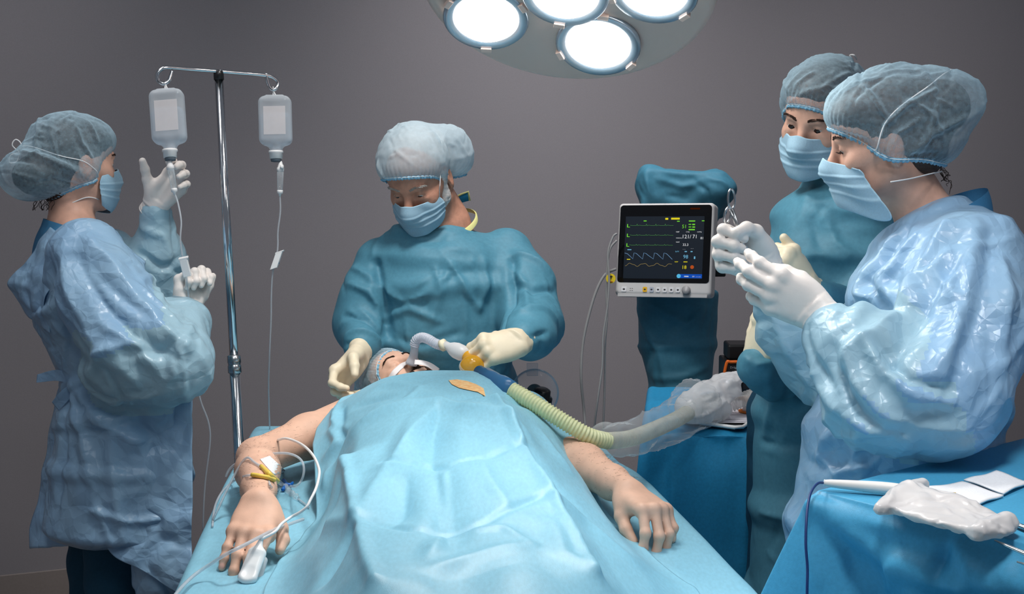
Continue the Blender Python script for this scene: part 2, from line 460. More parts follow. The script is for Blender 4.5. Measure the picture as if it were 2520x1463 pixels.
# ------------------------------------------------------------------ shared materials
M = {}
def mats():
    M['skin'] = principled('skin_fair', srgb(220, 172, 150), .48, .4, noise_s=38, noise_a=.10, bump=.12, bump_s=420, sss=.0)
    M['skin_old'] = principled('skin_ruddy', srgb(202, 146, 122), .5, .4, noise_s=45, noise_a=.16, bump=.3, bump_s=260, sss=.0)
    M['skin_arm'] = principled('skin_patient', srgb(224, 180, 156), .5, .35, noise_s=30, noise_a=.08, bump=.16, bump_s=500, sss=.0)
    M['nail'] = principled('nail', srgb(226, 176, 160), .25, .5)
    M['teal'] = principled('teal_nonwoven', srgb(80, 138, 160), .55, .4, noise_s=110, noise_a=.07, bump=.12, bump_s=700)
    M['teal_dark'] = principled('teal_scrub', srgb(34, 74, 98), .8, .2, noise_s=150, noise_a=.08)
    M['film_blue'] = principled('blue_plastic', srgb(156, 196, 230), .31, .5, noise_s=9, noise_a=.07, translucent=.22, col2=srgb(166, 204, 232), crinkle=.55, crinkle_s=11)
    M["film_sleeve"] = principled("aqua_plastic", srgb(178, 214, 230), .3, .5, translucent=.25, crinkle=.55, crinkle_s=11)
    M['drape'] = principled('blue_drape', srgb(140, 198, 220), .45, .5, noise_s=160, noise_a=.06, bump=.14, bump_s=600, fib=(1, .35, 1))
    M['drape_deep'] = principled('deep_blue_drape', srgb(38, 140, 188), .6, .35, noise_s=160, noise_a=.08, bump=.14, bump_s=600)
    M['glove'] = principled('white_latex', srgb(232, 224, 218), .42, .4, noise_s=25, noise_a=.04, bump=.14, bump_s=130)
    M['glove_cream'] = principled('cream_latex', srgb(232, 218, 190), .42, .4, noise_s=25, noise_a=.05, bump=.14, bump_s=130)
    M['mask'] = principled('blue_mask', srgb(168, 204, 224), .7, .25, noise_s=300, noise_a=.05, bump=.1, bump_s=800, translucent=.15)
    M['mask_edge'] = principled('mask_edge', srgb(176, 212, 232), .7, .25)
    M['elastic'] = principled('white_elastic', srgb(236, 236, 236), .6, .3)
    M['cap_w'] = film('cap_white_blue', srgb(206, 226, 236), .62, .6, 70, .16, .45, spec=.2)
    M['cap_b'] = film('cap_blue', srgb(186, 218, 234), .27, .6, 120, .24, .75, spec=.2)
    M['cap_hem'] = principled('cap_hem', srgb(150, 204, 232), .7, .2, translucent=.2)
    M['hair_dark'] = principled('dark_hair', srgb(44, 34, 32), .5, .4, noise_s=20, noise_a=.4, bump=.5, bump_s=120, fib=(1, 6, 6))
    M['hair_brown'] = principled('brown_hair', srgb(66, 50, 42), .5, .4, noise_s=20, noise_a=.4, bump=.5, bump_s=120, fib=(1, 6, 6))
    M['hair_grey'] = principled('grey_hair', srgb(176, 170, 164), .6, .3, noise_s=60, noise_a=.35, bump=.5, bump_s=200)
    M['hair_white'] = principled('white_hair', srgb(214, 208, 204), .6, .3, noise_s=60, noise_a=.2, bump=.5, bump_s=200)
    M['brow'] = principled('brow_hair', srgb(58, 42, 36), .7, .2)
    M['beard'] = principled('beard_hair', srgb(52, 34, 24), .7, .25, noise_s=300, noise_a=.5, bump=.8, bump_s=400)
    M['eye'] = principled('eye_white', srgb(200, 190, 184), .3, .4)
    M['iris'] = principled('eye_iris', srgb(42, 28, 22), .1, .6)
    M['trim'] = principled('yellow_binding', srgb(226, 222, 150), .7, .2)
    M['shoe'] = principled('white_clog', srgb(210, 212, 214), .5, .4)
    M['white'] = principled('white_plastic', srgb(236, 236, 236), .35, .45)
    M['chrome'] = principled('chrome', srgb(214, 218, 222), .12, .5, metal=1)
    M['steel'] = principled('brushed_steel', srgb(190, 192, 194), .25, .5, metal=1)
# ------------------------------------------------------------------ head
EYE = A(.0315, .0735, .004)
def add_head(S, R, t, sc, look=.35, shut=False, nose=1.0, jaw=1.0, old=0.0, ears=True):
    S.xf(R, t, sc)
    S.ball((0, -.012, .035), (.074, .094, .083), .03)
    S.ball((0, .030, -.035), (.060 * jaw, .058, .072), .035)
    S.ball((0, .045, .045), (.058, .044, .045), .03)                      # forehead
    S.cone((-.032, .079, .021), (.032, .079, .021), .011, k=.016)         # brow
    for sx in (-1, 1):
        S.cone((sx * .056 * jaw, .0, -.052), (sx * .020, .062, -.098), .017, .015, k=.03)
        S.ball((sx * .040, .062, -.026), (.019, .018, .018), .02)
        S.cone((sx * .061, .012, -.002), (sx * .048, .056, -.016), .010, .011, k=.025)
        S.ball((sx * .0315, .094, .003), (.017, .013, .011), .014, 's')
    S.ball((0, .071, -.100), (.019, .017, .015), .02)
    S.cone((0, .086, .010), (0, .108 * (1 + .05 * (nose - 1)), -.034), .0075, .0112 * nose, k=.014)
    S.ball((0, .1065, -.036), (.0125, .013, .0105), .01)
    for sx in (-1, 1): S.ball((sx * .0125, .097, -.039), (.008, .011, .0075), .007)
    S.cone((-.018, .086, -.062), (.018, .086, -.062), .006, k=.01); S.cone((-.014, .086, -.072), (.014, .086, -.072), .0075, k=.01)
    S.cone((-.022, .096, -.0665), (.022, .096, -.0665), .0018, k=.004, mode='s')
    for sx in (-1, 1):                                                     # eyelids
        c = EYE * A(sx, 1, 1)
        eu = rad(-32) if shut else rad(13) - look * .60; el = rad(-24) - look * .30
        S.lid(c, .0146, (0, -math.sin(eu), math.cos(eu)), 0, .004)
        S.lid(c, .0143, (0, math.sin(el), -math.cos(el)), 0, .004)
        if old: S.cone(c + A(-.014, .006, -.012), c + A(.012, .006, -.013), .004, k=.008)
        if ears:
            S.ball((sx * .0775, -.012, -.008), (.0075, .019, .031), .008, rot=Matrix.Rotation(sx * -.3, 3, 'Z'))
            S.ball((sx * .0855, -.008, -.004), (.005, .010, .016), .006, 's')
    return S
def head_bits(person, bodyV, bodyF, R, t, sc, look, brow_mat, shut=False):
    L = lambda p: np.asarray(p) * sc @ R.T + t
    if not shut:
        for sx in (-1, 1):
            c = EYE * A(sx, 1, 1); g = unit(A(0, 1, -math.tan(look)))
            bm = bmesh.new(); bmesh.ops.create_uvsphere(bm, u_segments=24, v_segments=18, radius=.0128)
            V = np.array([v.co[:] for v in bm.verts]); Fc = [[v.index for v in f.verts] for f in bm.faces]; bm.free()
            X = unit(np.cross(g, A(0, 0, 1))); Y = np.cross(X, g); V = V @ np.stack([X, Y, g], 0) + c
            o = mesh_obj('eye', L(V), Fc, M['eye'], person); o.data.materials.append(M['iris'])
            for p in o.data.polygons:
                cc = np.mean([V[i] for i in p.vertices], 0) - c
                if cc @ g > .0098: p.material_index = 1
    bv = bvh_of(bodyV, bodyF)
    for sx in (-1, 1):
        mb = MB()
        for i in range(70):
            s = random.random(); th = random.uniform(-1, 1)
            x = sx * lerp(.012, .05, s); z = .0235 + .007 * math.sin(s * 2.4) + th * .0035 * (1 - .6 * s)
            o = Vector(L((x, .15, z))); d = Vector(R @ A(0, -1, 0))
            r = bv.ray_cast(o, d)
            if r[0] is None: continue
            p = np.array(r[0]); n = np.array(r[1])
            dr = unit(R @ A(sx * (1 - .3 * s), -.2, .5 - .9 * s))
            mb.tube([p - n * .001, p + dr * .004 + n * .0016, p + dr * .0085 + n * .001], [.0007, .0006, .0002], 4)
        if mb.V: mb.build('eyebrow', brow_mat, person)
def strand(name, pts, bv, mat, parent, r=.0011, off=.0015, n=6, snap=True, sm=8):
    q = catmull(pts, n)
    if snap:
        o = []
        for p in q:
            h = bv.find_nearest(Vector(p)); o.append(np.array(h[0]) + np.array(h[1]) * off if h[0] is not None else p)
        q = np.array(o)
        for _ in range(sm): q[1:-1] = (q[:-2] + q[1:-1] * 2 + q[2:]) / 4
        q = list(q)
    return MB().tube(q, r, 6).build(name, mat, parent)
def make_mask(person, R, t, sc, wid=62, top=(-.012, -.030), bot=-.118, lift=0., seed=1, extra=None):
    S = Sdf(); S.ball((0, .022, -.055), (.073, .080, .080), .03).cone((0, .085, .0), (0, .108, -.036), .012, .016, k=.035).ball((0, .072, -.098), (.026, .024, .022), .04)
    nr, nc = 34, 45
    v, u = np.meshgrid(np.linspace(0, 1, nr), np.linspace(-1, 1, nc), indexing='ij')
    ph = rad(wid) * u * (1 - .10 * v - .12 * np.abs(2 * v - 1) ** 3)
    zt = lerp(top[0], top[1], np.abs(u) ** 1.3) + .006 * np.exp(-(u / .18) ** 2); zb = lerp(bot, bot + .018, u * u); z = lerp(zt, zb, v)
    d = np.stack([np.sin(ph), np.cos(ph), -.08 * v * v], -1); d /= np.linalg.norm(d, axis=-1)[..., None]
    G = np.stack([0 * z, 0 * z + .01, z + .02 * v], -1) + d * .16
    for _ in range(14):
        e = S(G.reshape(-1, 3)).reshape(nr, nc) - .004; G = G - d * np.clip(e * .8, -.02, .05)[..., None]
    pl = 0
    for pv in (.30, .48, .66): pl = pl + .0034 * np.exp(-np.maximum(0, v - pv) / .05) * (v > pv - .012) * (1 - .25 * u * u)
    G = G + d * (pl + .0015 * np.sin(u * 5 + v * 9 + seed) + .001 * np.sin(u * 13 + seed * 2 + v * 4) + lift * v * v)[..., None]
    if extra: G = extra(G)
    W = (G.reshape(-1, 3) * sc) @ R.T + t
    mb = MB().grid(W.reshape(nr, nc, 3)); o = mb.build('face_mask', M['mask'], person, sub=1)
    m = o.modifiers.new('thick', 'SOLIDIFY'); m.thickness = .0012; m.offset = 1
    Wg = W.reshape(nr, nc, 3); ed = MB()
    for line in (Wg[0], Wg[-1], Wg[:, 0], Wg[:, -1], Wg[2]):
        ed.tube([p for p in line], .0012 if line is not Wg[2] else .0007, 5)
    ed.build('edge_binding', M['mask_edge'], o)
    return o, Wg
def make_cap(person, R, t, sc, blobs, plane, mat, hem_mat, seed=1, ex=.05, amp=.006, lim=(-.004, .012), pleat=.0022, npl=70, hemr=.0042, h=.0045, strokes=(), dip=(.018, -.005, .045)):
    """bouffant cap: blobs (centre, radii) in head space, cut along plane (point, normal) below the hairline"""
    S = Sdf(); S.xf(R, t, sc)
    for c, r, k in blobs: S.ball(c, r, k)
    V, Q = S.mesh(h)
    pp = R @ A(*plane[0]) * sc + t; pn = unit(R @ A(*plane[1]))
    ybx = unit(R[:, 1] - pn * (R[:, 1] @ pn))
    hd = -((V - pp) @ pn) + dip[0] * np.exp(-(((V - t) @ ybx / sc - dip[1]) / dip[2]) ** 2); N = normals(V, Q)
    X, Y = unit(np.cross(pn, R[:, 1])), None; Y = np.cross(pn, X)
    cen = V[np.abs(hd) < .01].mean(0) if (np.abs(hd) < .01).any() else pp
    an = np.arctan2((V - cen) @ Y, (V - cen) @ X)
    g = np.clip(1 - hd / .055, 0, 1) ** 1.5
    V = sculpt(V, Q, strokes, 1.3) if strokes else V
    V = auto_folds(V, Q, 46, lambda p: unit(R @ A(.2, -.6, .8)), seed, length=(.03, .11), width=(.006, .011), height=(.0022, .0048), ridge=.65, jit=.55, where=lambda X_: -((X_ - pp) @ pn) > .02)
    V2 = crumple(V, Q, ex, 80, .15, .012, seed, amp, 24., lim=lim, pin=np.clip(g, 0, 1) * .8)
    V2 = V2 - N * (g ** 2 * .006)[:, None] + N * (np.sin(an * npl + 2 * noise(V, 9, seed)) * pleat * g)[:, None]
    yb = unit(R[:, 1] - pn * (R[:, 1] @ pn)); wf = lambda X_: dip[0] * np.exp(-(((X_ - t) @ yb / sc - dip[1]) / dip[2]) ** 2)
    V3, F3, loops = cut_mesh(V2 - pn * wf(V2)[:, None], Q, [(pp, pn)]); V3 = V3 + pn * wf(V3)[:, None]
    o = mesh_obj('hair_cap', V3, F3, mat, person)
    lp = V3[loops[0]]; mb = MB(); n = len(lp)
    s = lp
    for _ in range(4): s = (np.roll(s, 1, 0) + s + np.roll(s, -1, 0)) / 3
    d = np.linalg.norm(np.diff(np.vstack([s, s[:1]]), axis=0), axis=1); L = d.sum(); acc = np.concatenate([[0], np.cumsum(d)])
    m = int(L / .0028); ring = []
    for i in range(m):
        a = L * i / m; k = np.searchsorted(acc, a, 'right') - 1; ring.append(lerp(s[k % n], s[(k + 1) % n], (a - acc[k]) / max(d[k % n], 1e-9)))
    ring = np.array(ring); out = ring - ring.mean(0); out -= np.outer(out @ pn, pn); out /= np.linalg.norm(out, axis=1)[:, None]
    w = np.sin(np.arange(m) * 1.9) + .5 * np.sin(np.arange(m) * .83)
    rows = np.stack([ring - pn * hemr * .8 + out * .0012, ring + out * (.002 + .0008 * w)[:, None], ring + pn * hemr * .9 + out * (.0018 + .0016 * w)[:, None],
                     ring + pn * (hemr * 1.5 + .0012 * w)[:, None] - out * .0005, ring + pn * hemr * .4 - out * .0015], 0)
    rows = np.concatenate([rows, rows[:, :1]], 1)
    MB().grid(rows).build('elastic_hem', hem_mat, o)
    MB().tube(list(ring + out * .0024 - pn * hemr * .1), .0008, 5, closed=True).build('hem_cord', M['elastic'], o)
    return o, bvh_of(V3, F3)
# ------------------------------------------------------------------ hands
MCP = [A(.030, .090, 0), A(.009, .096, .003), A(-.012, .091, .001), A(-.031, .081, -.004)]
PH = [(.044, .026, .022), (.049, .030, .023), (.045, .028, .023), (.034, .020, .020)]
FR = [(.0098, .0090, .0082, .0070), (.0101, .0092, .0083, .0071), (.0096, .0087, .0079, .0068), (.0086, .0077, .0070, .0060)]
def hand_points(curl, spread=(8, 1, -5, -12), thumb=None):
    out = []
    for f in range(4):
        c = curl[f]; a = 0; sp = rad(spread[f]); p = MCP[f].copy(); pts = [p]
        for seg, b in zip(PH[f], c):
            a += rad(b); d = A(math.sin(sp) * math.cos(a), math.cos(sp) * math.cos(a), -math.sin(a)); p = p + d * seg; pts.append(p)
        out.append(pts)
    th = thumb or [(.022, .016, -.006), (.046, .050, -.018), (.056, .080, -.026), (.060, .106, -.032)]
    return out, [A(*q) for q in th]
def add_hand(S, R, t, sc, curl, spread=(8, 1, -5, -12), thumb=None, dr=0., cuff=None, knuck=True):
    S.xf(R, t, sc); fp, th = hand_points(curl, spread, thumb)
    for q, x0 in zip(MCP, (.017, .006, -.007, -.018)):
        S.cone((x0, .004, -.001), q * A(1, 1, 1) + A(0, -.004, -.004), .0155 + dr, .0118 + dr, k=.012)
    S.ball((.026, .036, -.012), (.0165 + dr, .030 + dr, .015 + dr), .014); S.ball((-.024, .040, -.011), (.0145 + dr, .034 + dr, .013 + dr), .014)
    S.ball((0, .05, -.004), (.034 + dr, .042 + dr, .0125 + dr), .012)
    for pts, r in zip(fp, FR):
        S.cone(pts[0], pts[1], r[0] + dr, r[1] + dr, k=.007); S.cone(pts[1], pts[2], r[1] + dr, r[2] + dr, k=.0035); S.cone(pts[2], pts[3] - unit(pts[3] - pts[2]) * r[3] * .6, r[2] + dr, r[3] + dr, k=.0035)
        if knuck:
            S.ball(pts[0] + A(0, -.003, .001), .0098 + dr, .012); S.ball(pts[1], r[1] * 1.04 + dr, .005); S.ball(pts[2], r[2] * 1.02 + dr, .005)
    S.cone(th[0], th[1], .0175 + dr, .0135 + dr, k=.014); S.cone(th[1], th[2], .0122 + dr, .0112 + dr, k=.005); S.cone(th[2], th[3], .0112 + dr, .0085 + dr, k=.005)
    if cuff:
        S.cone((0, .012, -.001), (0, -.03, -.001), .029 + dr, .031 + dr, k=.012)
    return fp, th
def hand_frame(fdir, dorsal, right):
    y = unit(fdir); z = unit(A(*dorsal) - y * (A(*dorsal) @ y)); x = np.cross(z, y) if right else np.cross(y, z)
    return np.stack([x, y, z], 1)
FIST = [(70, 85, 50)] * 4
def glove(person, wrist, fdir, dorsal, right, curl, sc=1.0, spread=(8, 1, -5, -12), thumb=None, mat=None, cuff_to=None, cuff_r=(.033, .038, .043), ring=True, wr=.0022, seed=3, arm=None):
    R = hand_frame(fdir, dorsal, right); S = Sdf()
    add_hand(S, R, wrist, sc, curl, spread, thumb, dr=.0012)
    S.xf()
    c = cuff_to if cuff_to is not None else wrist - R[:, 1] * .10
    ax = unit(c - wrist); Lc = np.linalg.norm(c - wrist); X = R[:, 0]
    S.etube([(wrist + R[:, 1] * .012, .034 * sc, .024 * sc), (wrist + ax * Lc * .3, cuff_r[0], cuff_r[0] * .85), (wrist + ax * Lc * .7, cuff_r[1], cuff_r[1] * .92), (wrist + ax * Lc, cuff_r[2], cuff_r[2])], X, .012, caps=.3)
    V, Q = S.mesh(.0032)
    d = (V - wrist) @ ax; w = sstep(-.075, .01, d)
    V2 = crumple(V, Q, .06, 45, .06, .02, seed, .0022, 40., lim=(-.0025, .0045), exf=w, pin=1 - np.clip(w + .12, 0, 1), stretch=None)
    V3, F3, loops = cut_mesh(V2, Q, [(c - ax * .004, ax)])
    o = mesh_obj('glove', V3, F3, mat or M['glove'], person)
    if ring and loops:
        lp = V3[loops[0]]
        for _ in range(3): lp = (np.roll(lp, 1, 0) + lp + np.roll(lp, -1, 0)) / 3
        MB().tube(list(lp[::2]), .0022, 6, closed=True).build('rolled_cuff', M['trim'] if False else (mat or M['glove']), o)
    return o, R
# ------------------------------------------------------------------ clothing
def make_gown(person, name, S, mat, h=.011, ex=.06, amp=.008, scale=12., it=90, seed=2, strokes=(), pin_pts=(), lim=(-.012, .022), exf=None, stretch=None, bend=.2, planes=(), sub=1, post=(), folds=(), gain=1.45, mat2=None, sleeves=()):
    V, Q = S.mesh(h)
    V = sculpt(V, Q, strokes, gain) if strokes else V
    for fo in folds: V = auto_folds(V, Q, *fo[0], **fo[1])
    pin = np.zeros(len(V))
    for p, r in pin_pts: pin = np.maximum(pin, np.clip(1.4 - np.linalg.norm(V - p, axis=1) / r, 0, 1))
    e = exf(V) if exf else None
    V = crumple(V, Q, ex, it, bend, .003, seed, amp, scale, lim=lim, pin=pin, exf=e, stretch=stretch)
    if post: V = sculpt(V, Q, post)
    Fc = Q
    if planes: V, Fc, _ = cut_mesh(V, Q, planes)
    o = mesh_obj(name, V, Fc, mat, person, sub=sub)
    if mat2:                                     # sleeves cut from another film than the body of the gown
        o.data.materials.append(mat2); cen = np.array([V[list(f)].mean(0) for f in Fc]); d = np.full(len(cen), 9.0)
        for pts, r in sleeves: d = np.minimum(d, seg_dist(cen, [np.asarray(p) for p in pts])[0] - r)
        o.data.polygons.foreach_set('material_index', (d < 0).astype(np.int32))
    return o
def make_body(person, S, mat, h=.006, head=None, hh=.0034):
    V, Q = S.mesh(h)
    return mesh_obj('body', V, Q, mat, person), V, Q
def legs(S, hip, right, foot, k=.03):
    for sx in (-1, 1):
        h = hip + right * sx * .09; f = foot + right * sx * .10; kn = lerp(h, f, .48) + A(0, 0, 0)
        S.cone(h, kn, .082, .056, k); S.cone(kn, f + A(0, 0, .08), .054, .038, k)
def trousers_and_shoes(person, hip, right, fwd, foot, mat):
    S = Sdf()
    S.etube([(hip + A(0, 0, .05), .135, .095), (hip - A(0, 0, .06), .165, .125)], right, .03)
    for sx in (-1, 1):
        h = hip + right * sx * .09 - A(0, 0, .02); f = foot + right * sx * .10
        S.cone(h, lerp(h, f, .5), .098, .082, .03); S.cone(lerp(h, f, .5), f + A(0, 0, .07), .082, .075, .02)
    V, Q = S.mesh(.013); V = crumple(V, Q, .05, 60, .05, .01, 5, .008, 14., lim=(-.006, .015))
    mesh_obj('trousers', V, Q, mat, person, sub=1)
    for sx in (-1, 1):
        f = foot + right * sx * .10; S = Sdf()
        S.etube([(f - fwd * .07 + A(0, 0, .035), .034, .034), (f + fwd * .06 + A(0, 0, .032), .042, .031), (f + fwd * .15 + A(0, 0, .026), .035, .024)], right, .02)
        S.cone(f - fwd * .04 + A(0, 0, .04), f - fwd * .03 + A(0, 0, .085), .04, .042, k=.02)
        V, Q = S.mesh(.008); V[:, 2] = np.maximum(V[:, 2], .001); mesh_obj('shoe', V, Q, M['shoe'], person, sub=1)
mats()
# ------------------------------------------------------------------ room
BED_Z = .75
def room():
    a = PZ(0, 1417, .10); b = PZ(470, 1368, .10); d = unit((b - a) * A(1, 1, 0)); n = A(d[1], -d[0], 0)
    if n[1] > 0: n = -n
    wm = principled('grey_wall_paint', srgb(140, 137, 141), .75, .25, noise_s=260, noise_a=.035, bump=.08, bump_s=420, col2=None)
    fm = principled('grey_linoleum', srgb(128, 118, 112), .5, .4, noise_s=60, noise_a=.08)
    bm_ = principled('grey_skirting', srgb(140, 132, 128), .6, .3, noise_s=120, noise_a=.04)
    c = lerp(a, b, 1.7) * A(1, 1, 0)
    def slab(name, x0, x1, z0, z1, off, th, m):
        mb = MB(); V = []
        for y in (off, off + th):
            for x, z in ((x0, z0), (x1, z0), (x1, z1), (x0, z1)): V.append(c + d * x + n * y + A(0, 0, z))
        mb.add(V, [(0,1,2,3),(7,6,5,4),(0,4,5,1),(1,5,6,2),(2,6,7,3),(3,7,4,0)])
        o = mb.build(name, m, smooth=False); o['kind'] = 'structure'; return o
    slab('wall_back', -2.6, 4.4, 0, 3.2, -.12, .12, wm)
    slab('baseboard_back', -2.6, 4.4, 0, .10, 0, .012, bm_)
    V = [A(-4, -1.2, 0), A(4.6, -1.2, 0), c + d * 4.4, c - d * 2.6]; V[2] = V[2] * A(1, 1, 0); V[3] = V[3] * A(1, 1, 0)
    V2 = [v - A(0, 0, .1) for v in V]
    o = MB().add(V + V2, [(0,1,2,3),(7,6,5,4),(0,4,5,1),(1,5,6,2),(2,6,7,3),(3,7,4,0)]).build('floor', fm, smooth=False); o['kind'] = 'structure'
# ------------------------------------------------------------------ lights
def lights():
    w = bpy.data.worlds.new('world'); SC.world = w; w.use_nodes = True
    w.node_tree.nodes['Background'].inputs['Color'].default_value = (.80, .86, 1, 1); w.node_tree.nodes['Background'].inputs['Strength'].default_value = .15
    def area(name, loc, aim, size, e, col=(1, 1, 1), spread=180, shape='DISK'):
        l = bpy.data.lights.new(name, 'AREA'); l.energy = e; l.size = size; l.shape = shape; l.color = col; l.spread = rad(spread)
        o = bpy.data.objects.new(name, l); COL.objects.link(o); o.location = loc
        o.rotation_euler = (Vector(aim) - Vector(loc)).to_track_quat('-Z', 'Y').to_euler(); return o
    # second theatre lamp over the table, above the frame
    area('theatre_light', (-.10, 3.05, 2.85), (-.12, 3.2, .9), .34, 12.5, (1, .97, .93), 105)
    lc = P(1392, -48, 3.05); ln = unit(A(.10, -.50, -.86)); area('lamp_light', lc + ln * .10, lc + ln, .48, 3.2, (1, .97, .92), 150)
    area('overhead_fill', (-.5, 1.6, 3.1), (-.3, 3.6, .9), 1.2, 6, (.93, .97, 1), 130)  # broad unseen fill light added overhead, no fixture stands for it
    area('table_fill', (.55, 1.55, 2.9), (.85, 2.3, 1.0), .4, 4.2, (.97, .98, 1), 70)  # added light to brighten the instrument table, not a known lamp
    for x_, y_, ax_, ay_, e_ in ((-1.35, 3.6, -1.75, 4.5, 3.8), (.35, 3.95, .35, 5.7, 9.5), (1.75, 4.5, 1.9, 6.1, 3.6)):
        area('wall_fill', (x_, y_, 3.0), (ax_, ay_, .1), .9, e_, (1, .965, .965), 85)  # unseen lights added to even out the brightness of the back wall
    SC.view_settings.view_transform = 'Standard'; SC.view_settings.look = 'None'; SC.view_settings.gamma = 1.0
    SC.view_settings.use_curve_mapping = False; SC.view_settings.exposure = 0.0
    SC.cycles.max_bounces = 5; SC.cycles.diffuse_bounces = 3; SC.cycles.glossy_bounces = 3; SC.cycles.transparent_max_bounces = 10; SC.cycles.caustics_reflective = False; SC.cycles.caustics_refractive = False
    SC.cycles.use_adaptive_sampling = True; SC.cycles.adaptive_threshold = .1; SC.cycles.use_denoising = True
def surgical_lamp():
    D = 3.05
    c = P(1396, -54, D)                                           # centre of the shallow dish
    nrm = unit(A(-.12, -.60, -.79)); X = unit(np.cross(nrm, A(0, 1, 0)))
    if X[0] < 0: X = -X
    Y = np.cross(nrm, X); R0 = .326
    if Y[1] < 0: Y = -Y
    t = thing('surgical_lamp', 'large round grey surgical lamp with bright bulbs hanging above the table', 'lamp', c - nrm * .05)
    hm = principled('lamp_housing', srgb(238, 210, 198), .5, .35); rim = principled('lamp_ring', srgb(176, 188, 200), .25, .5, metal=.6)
    prof = [(.0, -.10), (.10, -.10), (.24, -.075), (R0 - .01, -.02), (R0, .0), (R0 - .004, .012), (R0 - .022, .022), (R0 - .03, .018), (.22, .030), (.12, .036), (0.0, .038)]
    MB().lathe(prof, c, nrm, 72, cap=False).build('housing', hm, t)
    pc = c + nrm * .034; bulbs = []
    for q in ((1196, 42), (1473, 105), (1392, -22), (1610, -26), (1262, -105), (1490, -120)):
        r = P(*q, 1.0) - A(0, 0, CAM_Z); h = A(0, 0, CAM_Z) + r * (((pc - A(0, 0, CAM_Z)) @ nrm) / (r @ nrm)) - pc
        bulbs.append((h @ X, -(h @ Y)))
    for i, (u, v) in enumerate(bulbs):
        k = A(u, v); o = c + X * u - Y * v + nrm * (.034 - .10 * (u * u + v * v))
        n2 = unit(nrm - .35 * (X * u - Y * v)); 
        ring = MB().lathe([(.083, -.01), (.094, .0), (.095, .012), (.091, .017), (.074, .014), (.069, .010), (.069, -.006)], o, n2, 48, cap=False).build('lens_ring', rim, t)
        MB().lathe([(.0705, .010), (.062, .022), (.040, .031), (.0, .035)], o, n2, 40, cap=False).build('lens', emission('lamp_glow', (1, .975, .92, 1), 12 if i else 8, True), t)
        x2 = unit(np.cross(n2, Y)); y2 = np.cross(n2, x2)
        for a in (.6, 2.7, 4.8):
            q = o + (math.cos(a + i) * x2 + math.sin(a + i) * y2) * .093 + n2 * .014
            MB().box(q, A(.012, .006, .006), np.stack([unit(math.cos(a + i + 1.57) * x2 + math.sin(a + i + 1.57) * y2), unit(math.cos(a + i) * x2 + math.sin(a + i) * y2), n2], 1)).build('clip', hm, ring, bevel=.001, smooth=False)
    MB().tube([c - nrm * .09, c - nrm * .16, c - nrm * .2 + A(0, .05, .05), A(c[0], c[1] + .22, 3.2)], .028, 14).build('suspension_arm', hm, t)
# ------------------------------------------------------------------ operating table and its cloths
def bed_edges(y):
    # left and right border of the covered table top at depth y
    xl = np.interp(y, [1.6, 2.55, 3.3, 3.9], [-.555, -.60, -.665, -.705])
    xr = np.interp(y, [1.6, 2.55, 3.30, 3.42, 3.52, 3.75, 3.92], [.56, .425, .315, .29, .255, .215, .19])
    return xl, xr
def operating_table():
    t = thing('operating_table', 'padded operating table under the blue sheet carrying the patient', 'table', (-.13, 2.85, 0))
    dark = principled('table_pad', srgb(40, 42, 46), .6, .3); st = M['steel']
    ys = np.linspace(1.62, 3.86, 12); V = []; 
    mb = MB(); top = []; 
    for y in ys:
        xl, xr = bed_edges(y); xl += .03; xr -= .03; V += [A(xl, y, .665), A(xr, y, .665), A(xr, y, .738), A(xl, y, .738)]
    Fc = []
    for i in range(len(ys) - 1):
        for k in range(4): Fc.append((i * 4 + k, i * 4 + (k + 1) % 4, i * 4 + 4 + (k + 1) % 4, i * 4 + 4 + k))
    Fc += [(3, 2, 1, 0), tuple(len(ys) * 4 - 4 + k for k in range(4))]
    mb.add(V, Fc).build('mattress', dark, t, smooth=False, bevel=.012)
    MB().box((-.13, 2.75, .63), A(.24, .95, .03)).build('frame', st, t, smooth=False, bevel=.006)
    MB().lathe([(.13, 0), (.13, .35), (.10, .36), (.10, .6)], (-.13, 2.75, 0), (0, 0, 1), 32).build('column', st, t)
    MB().box((-.13, 2.7, .05), A(.24, .5, .05)).build('base', dark, t, smooth=False, bevel=.02)
def table_sheet():
    ys = np.linspace(1.60, 3.92, 150); cols = np.linspace(0, 1, 84); rows = []
    drop = [(.0, 0), (.012, -.003), (.022, -.012), (.026, -.03), (.028, -.08), (.034, -.16), (.038, -.26), (.044, -.36)]
    for y in ys:
        xl, xr = bed_edges(y); r = [A(xl - dx, y, BED_Z + dz) for dx, dz in drop[:0:-1]]
        r += [A(lerp(xl, xr, c), y, BED_Z) for c in cols]; r += [A(xr + dx, y, BED_Z + dz) for dx, dz in drop[1:]]
        rows.append(r)
    G = np.array(rows)
    back = []
    for dy, dz in drop[1:]:
        q = G[-1].copy(); q[:, 1] += dy; q[:, 2] = np.minimum(q[:, 2], BED_Z + dz); back.append(q)
    G = np.concatenate([G, np.array(back)], 0)
    m, n = G.shape[:2]; V = G.reshape(-1, 3); mb = MB().grid(G); Q = np.array(mb.F)
    if normals(V, Q)[m // 2 * n + n // 2][2] < 0: Q = Q[:, ::-1]
    st = [([(560, 1235), (530, 1290), (500, 1360)], .03, .006), ([(700, 1235), (640, 1130), (700, 1090)], .04, .006), ([(480, 1440), (600, 1420)], .02, .004),
          ([(520, 1330), (600, 1300)], .02, .004), ([(1590, 1360), (1700, 1440)], .05, .006), ([(1500, 1260), (1640, 1390)], .03, -.004), ([(760, 1190), (700, 1240), (690, 1320)], .03, .008)]
    V = sculpt(V, Q, st)
    V = crumple(V, Q, .022, 70, .2, .01, 4, .006, 7., lim=(-.003, .010))
    o = mesh_obj('table_sheet', V, Q, M['drape'], None, sub=1, base=(-.13, 2.75, BED_Z))
    tag(o, 'light blue sheet spread flat over the operating table beneath the patient', 'sheet')
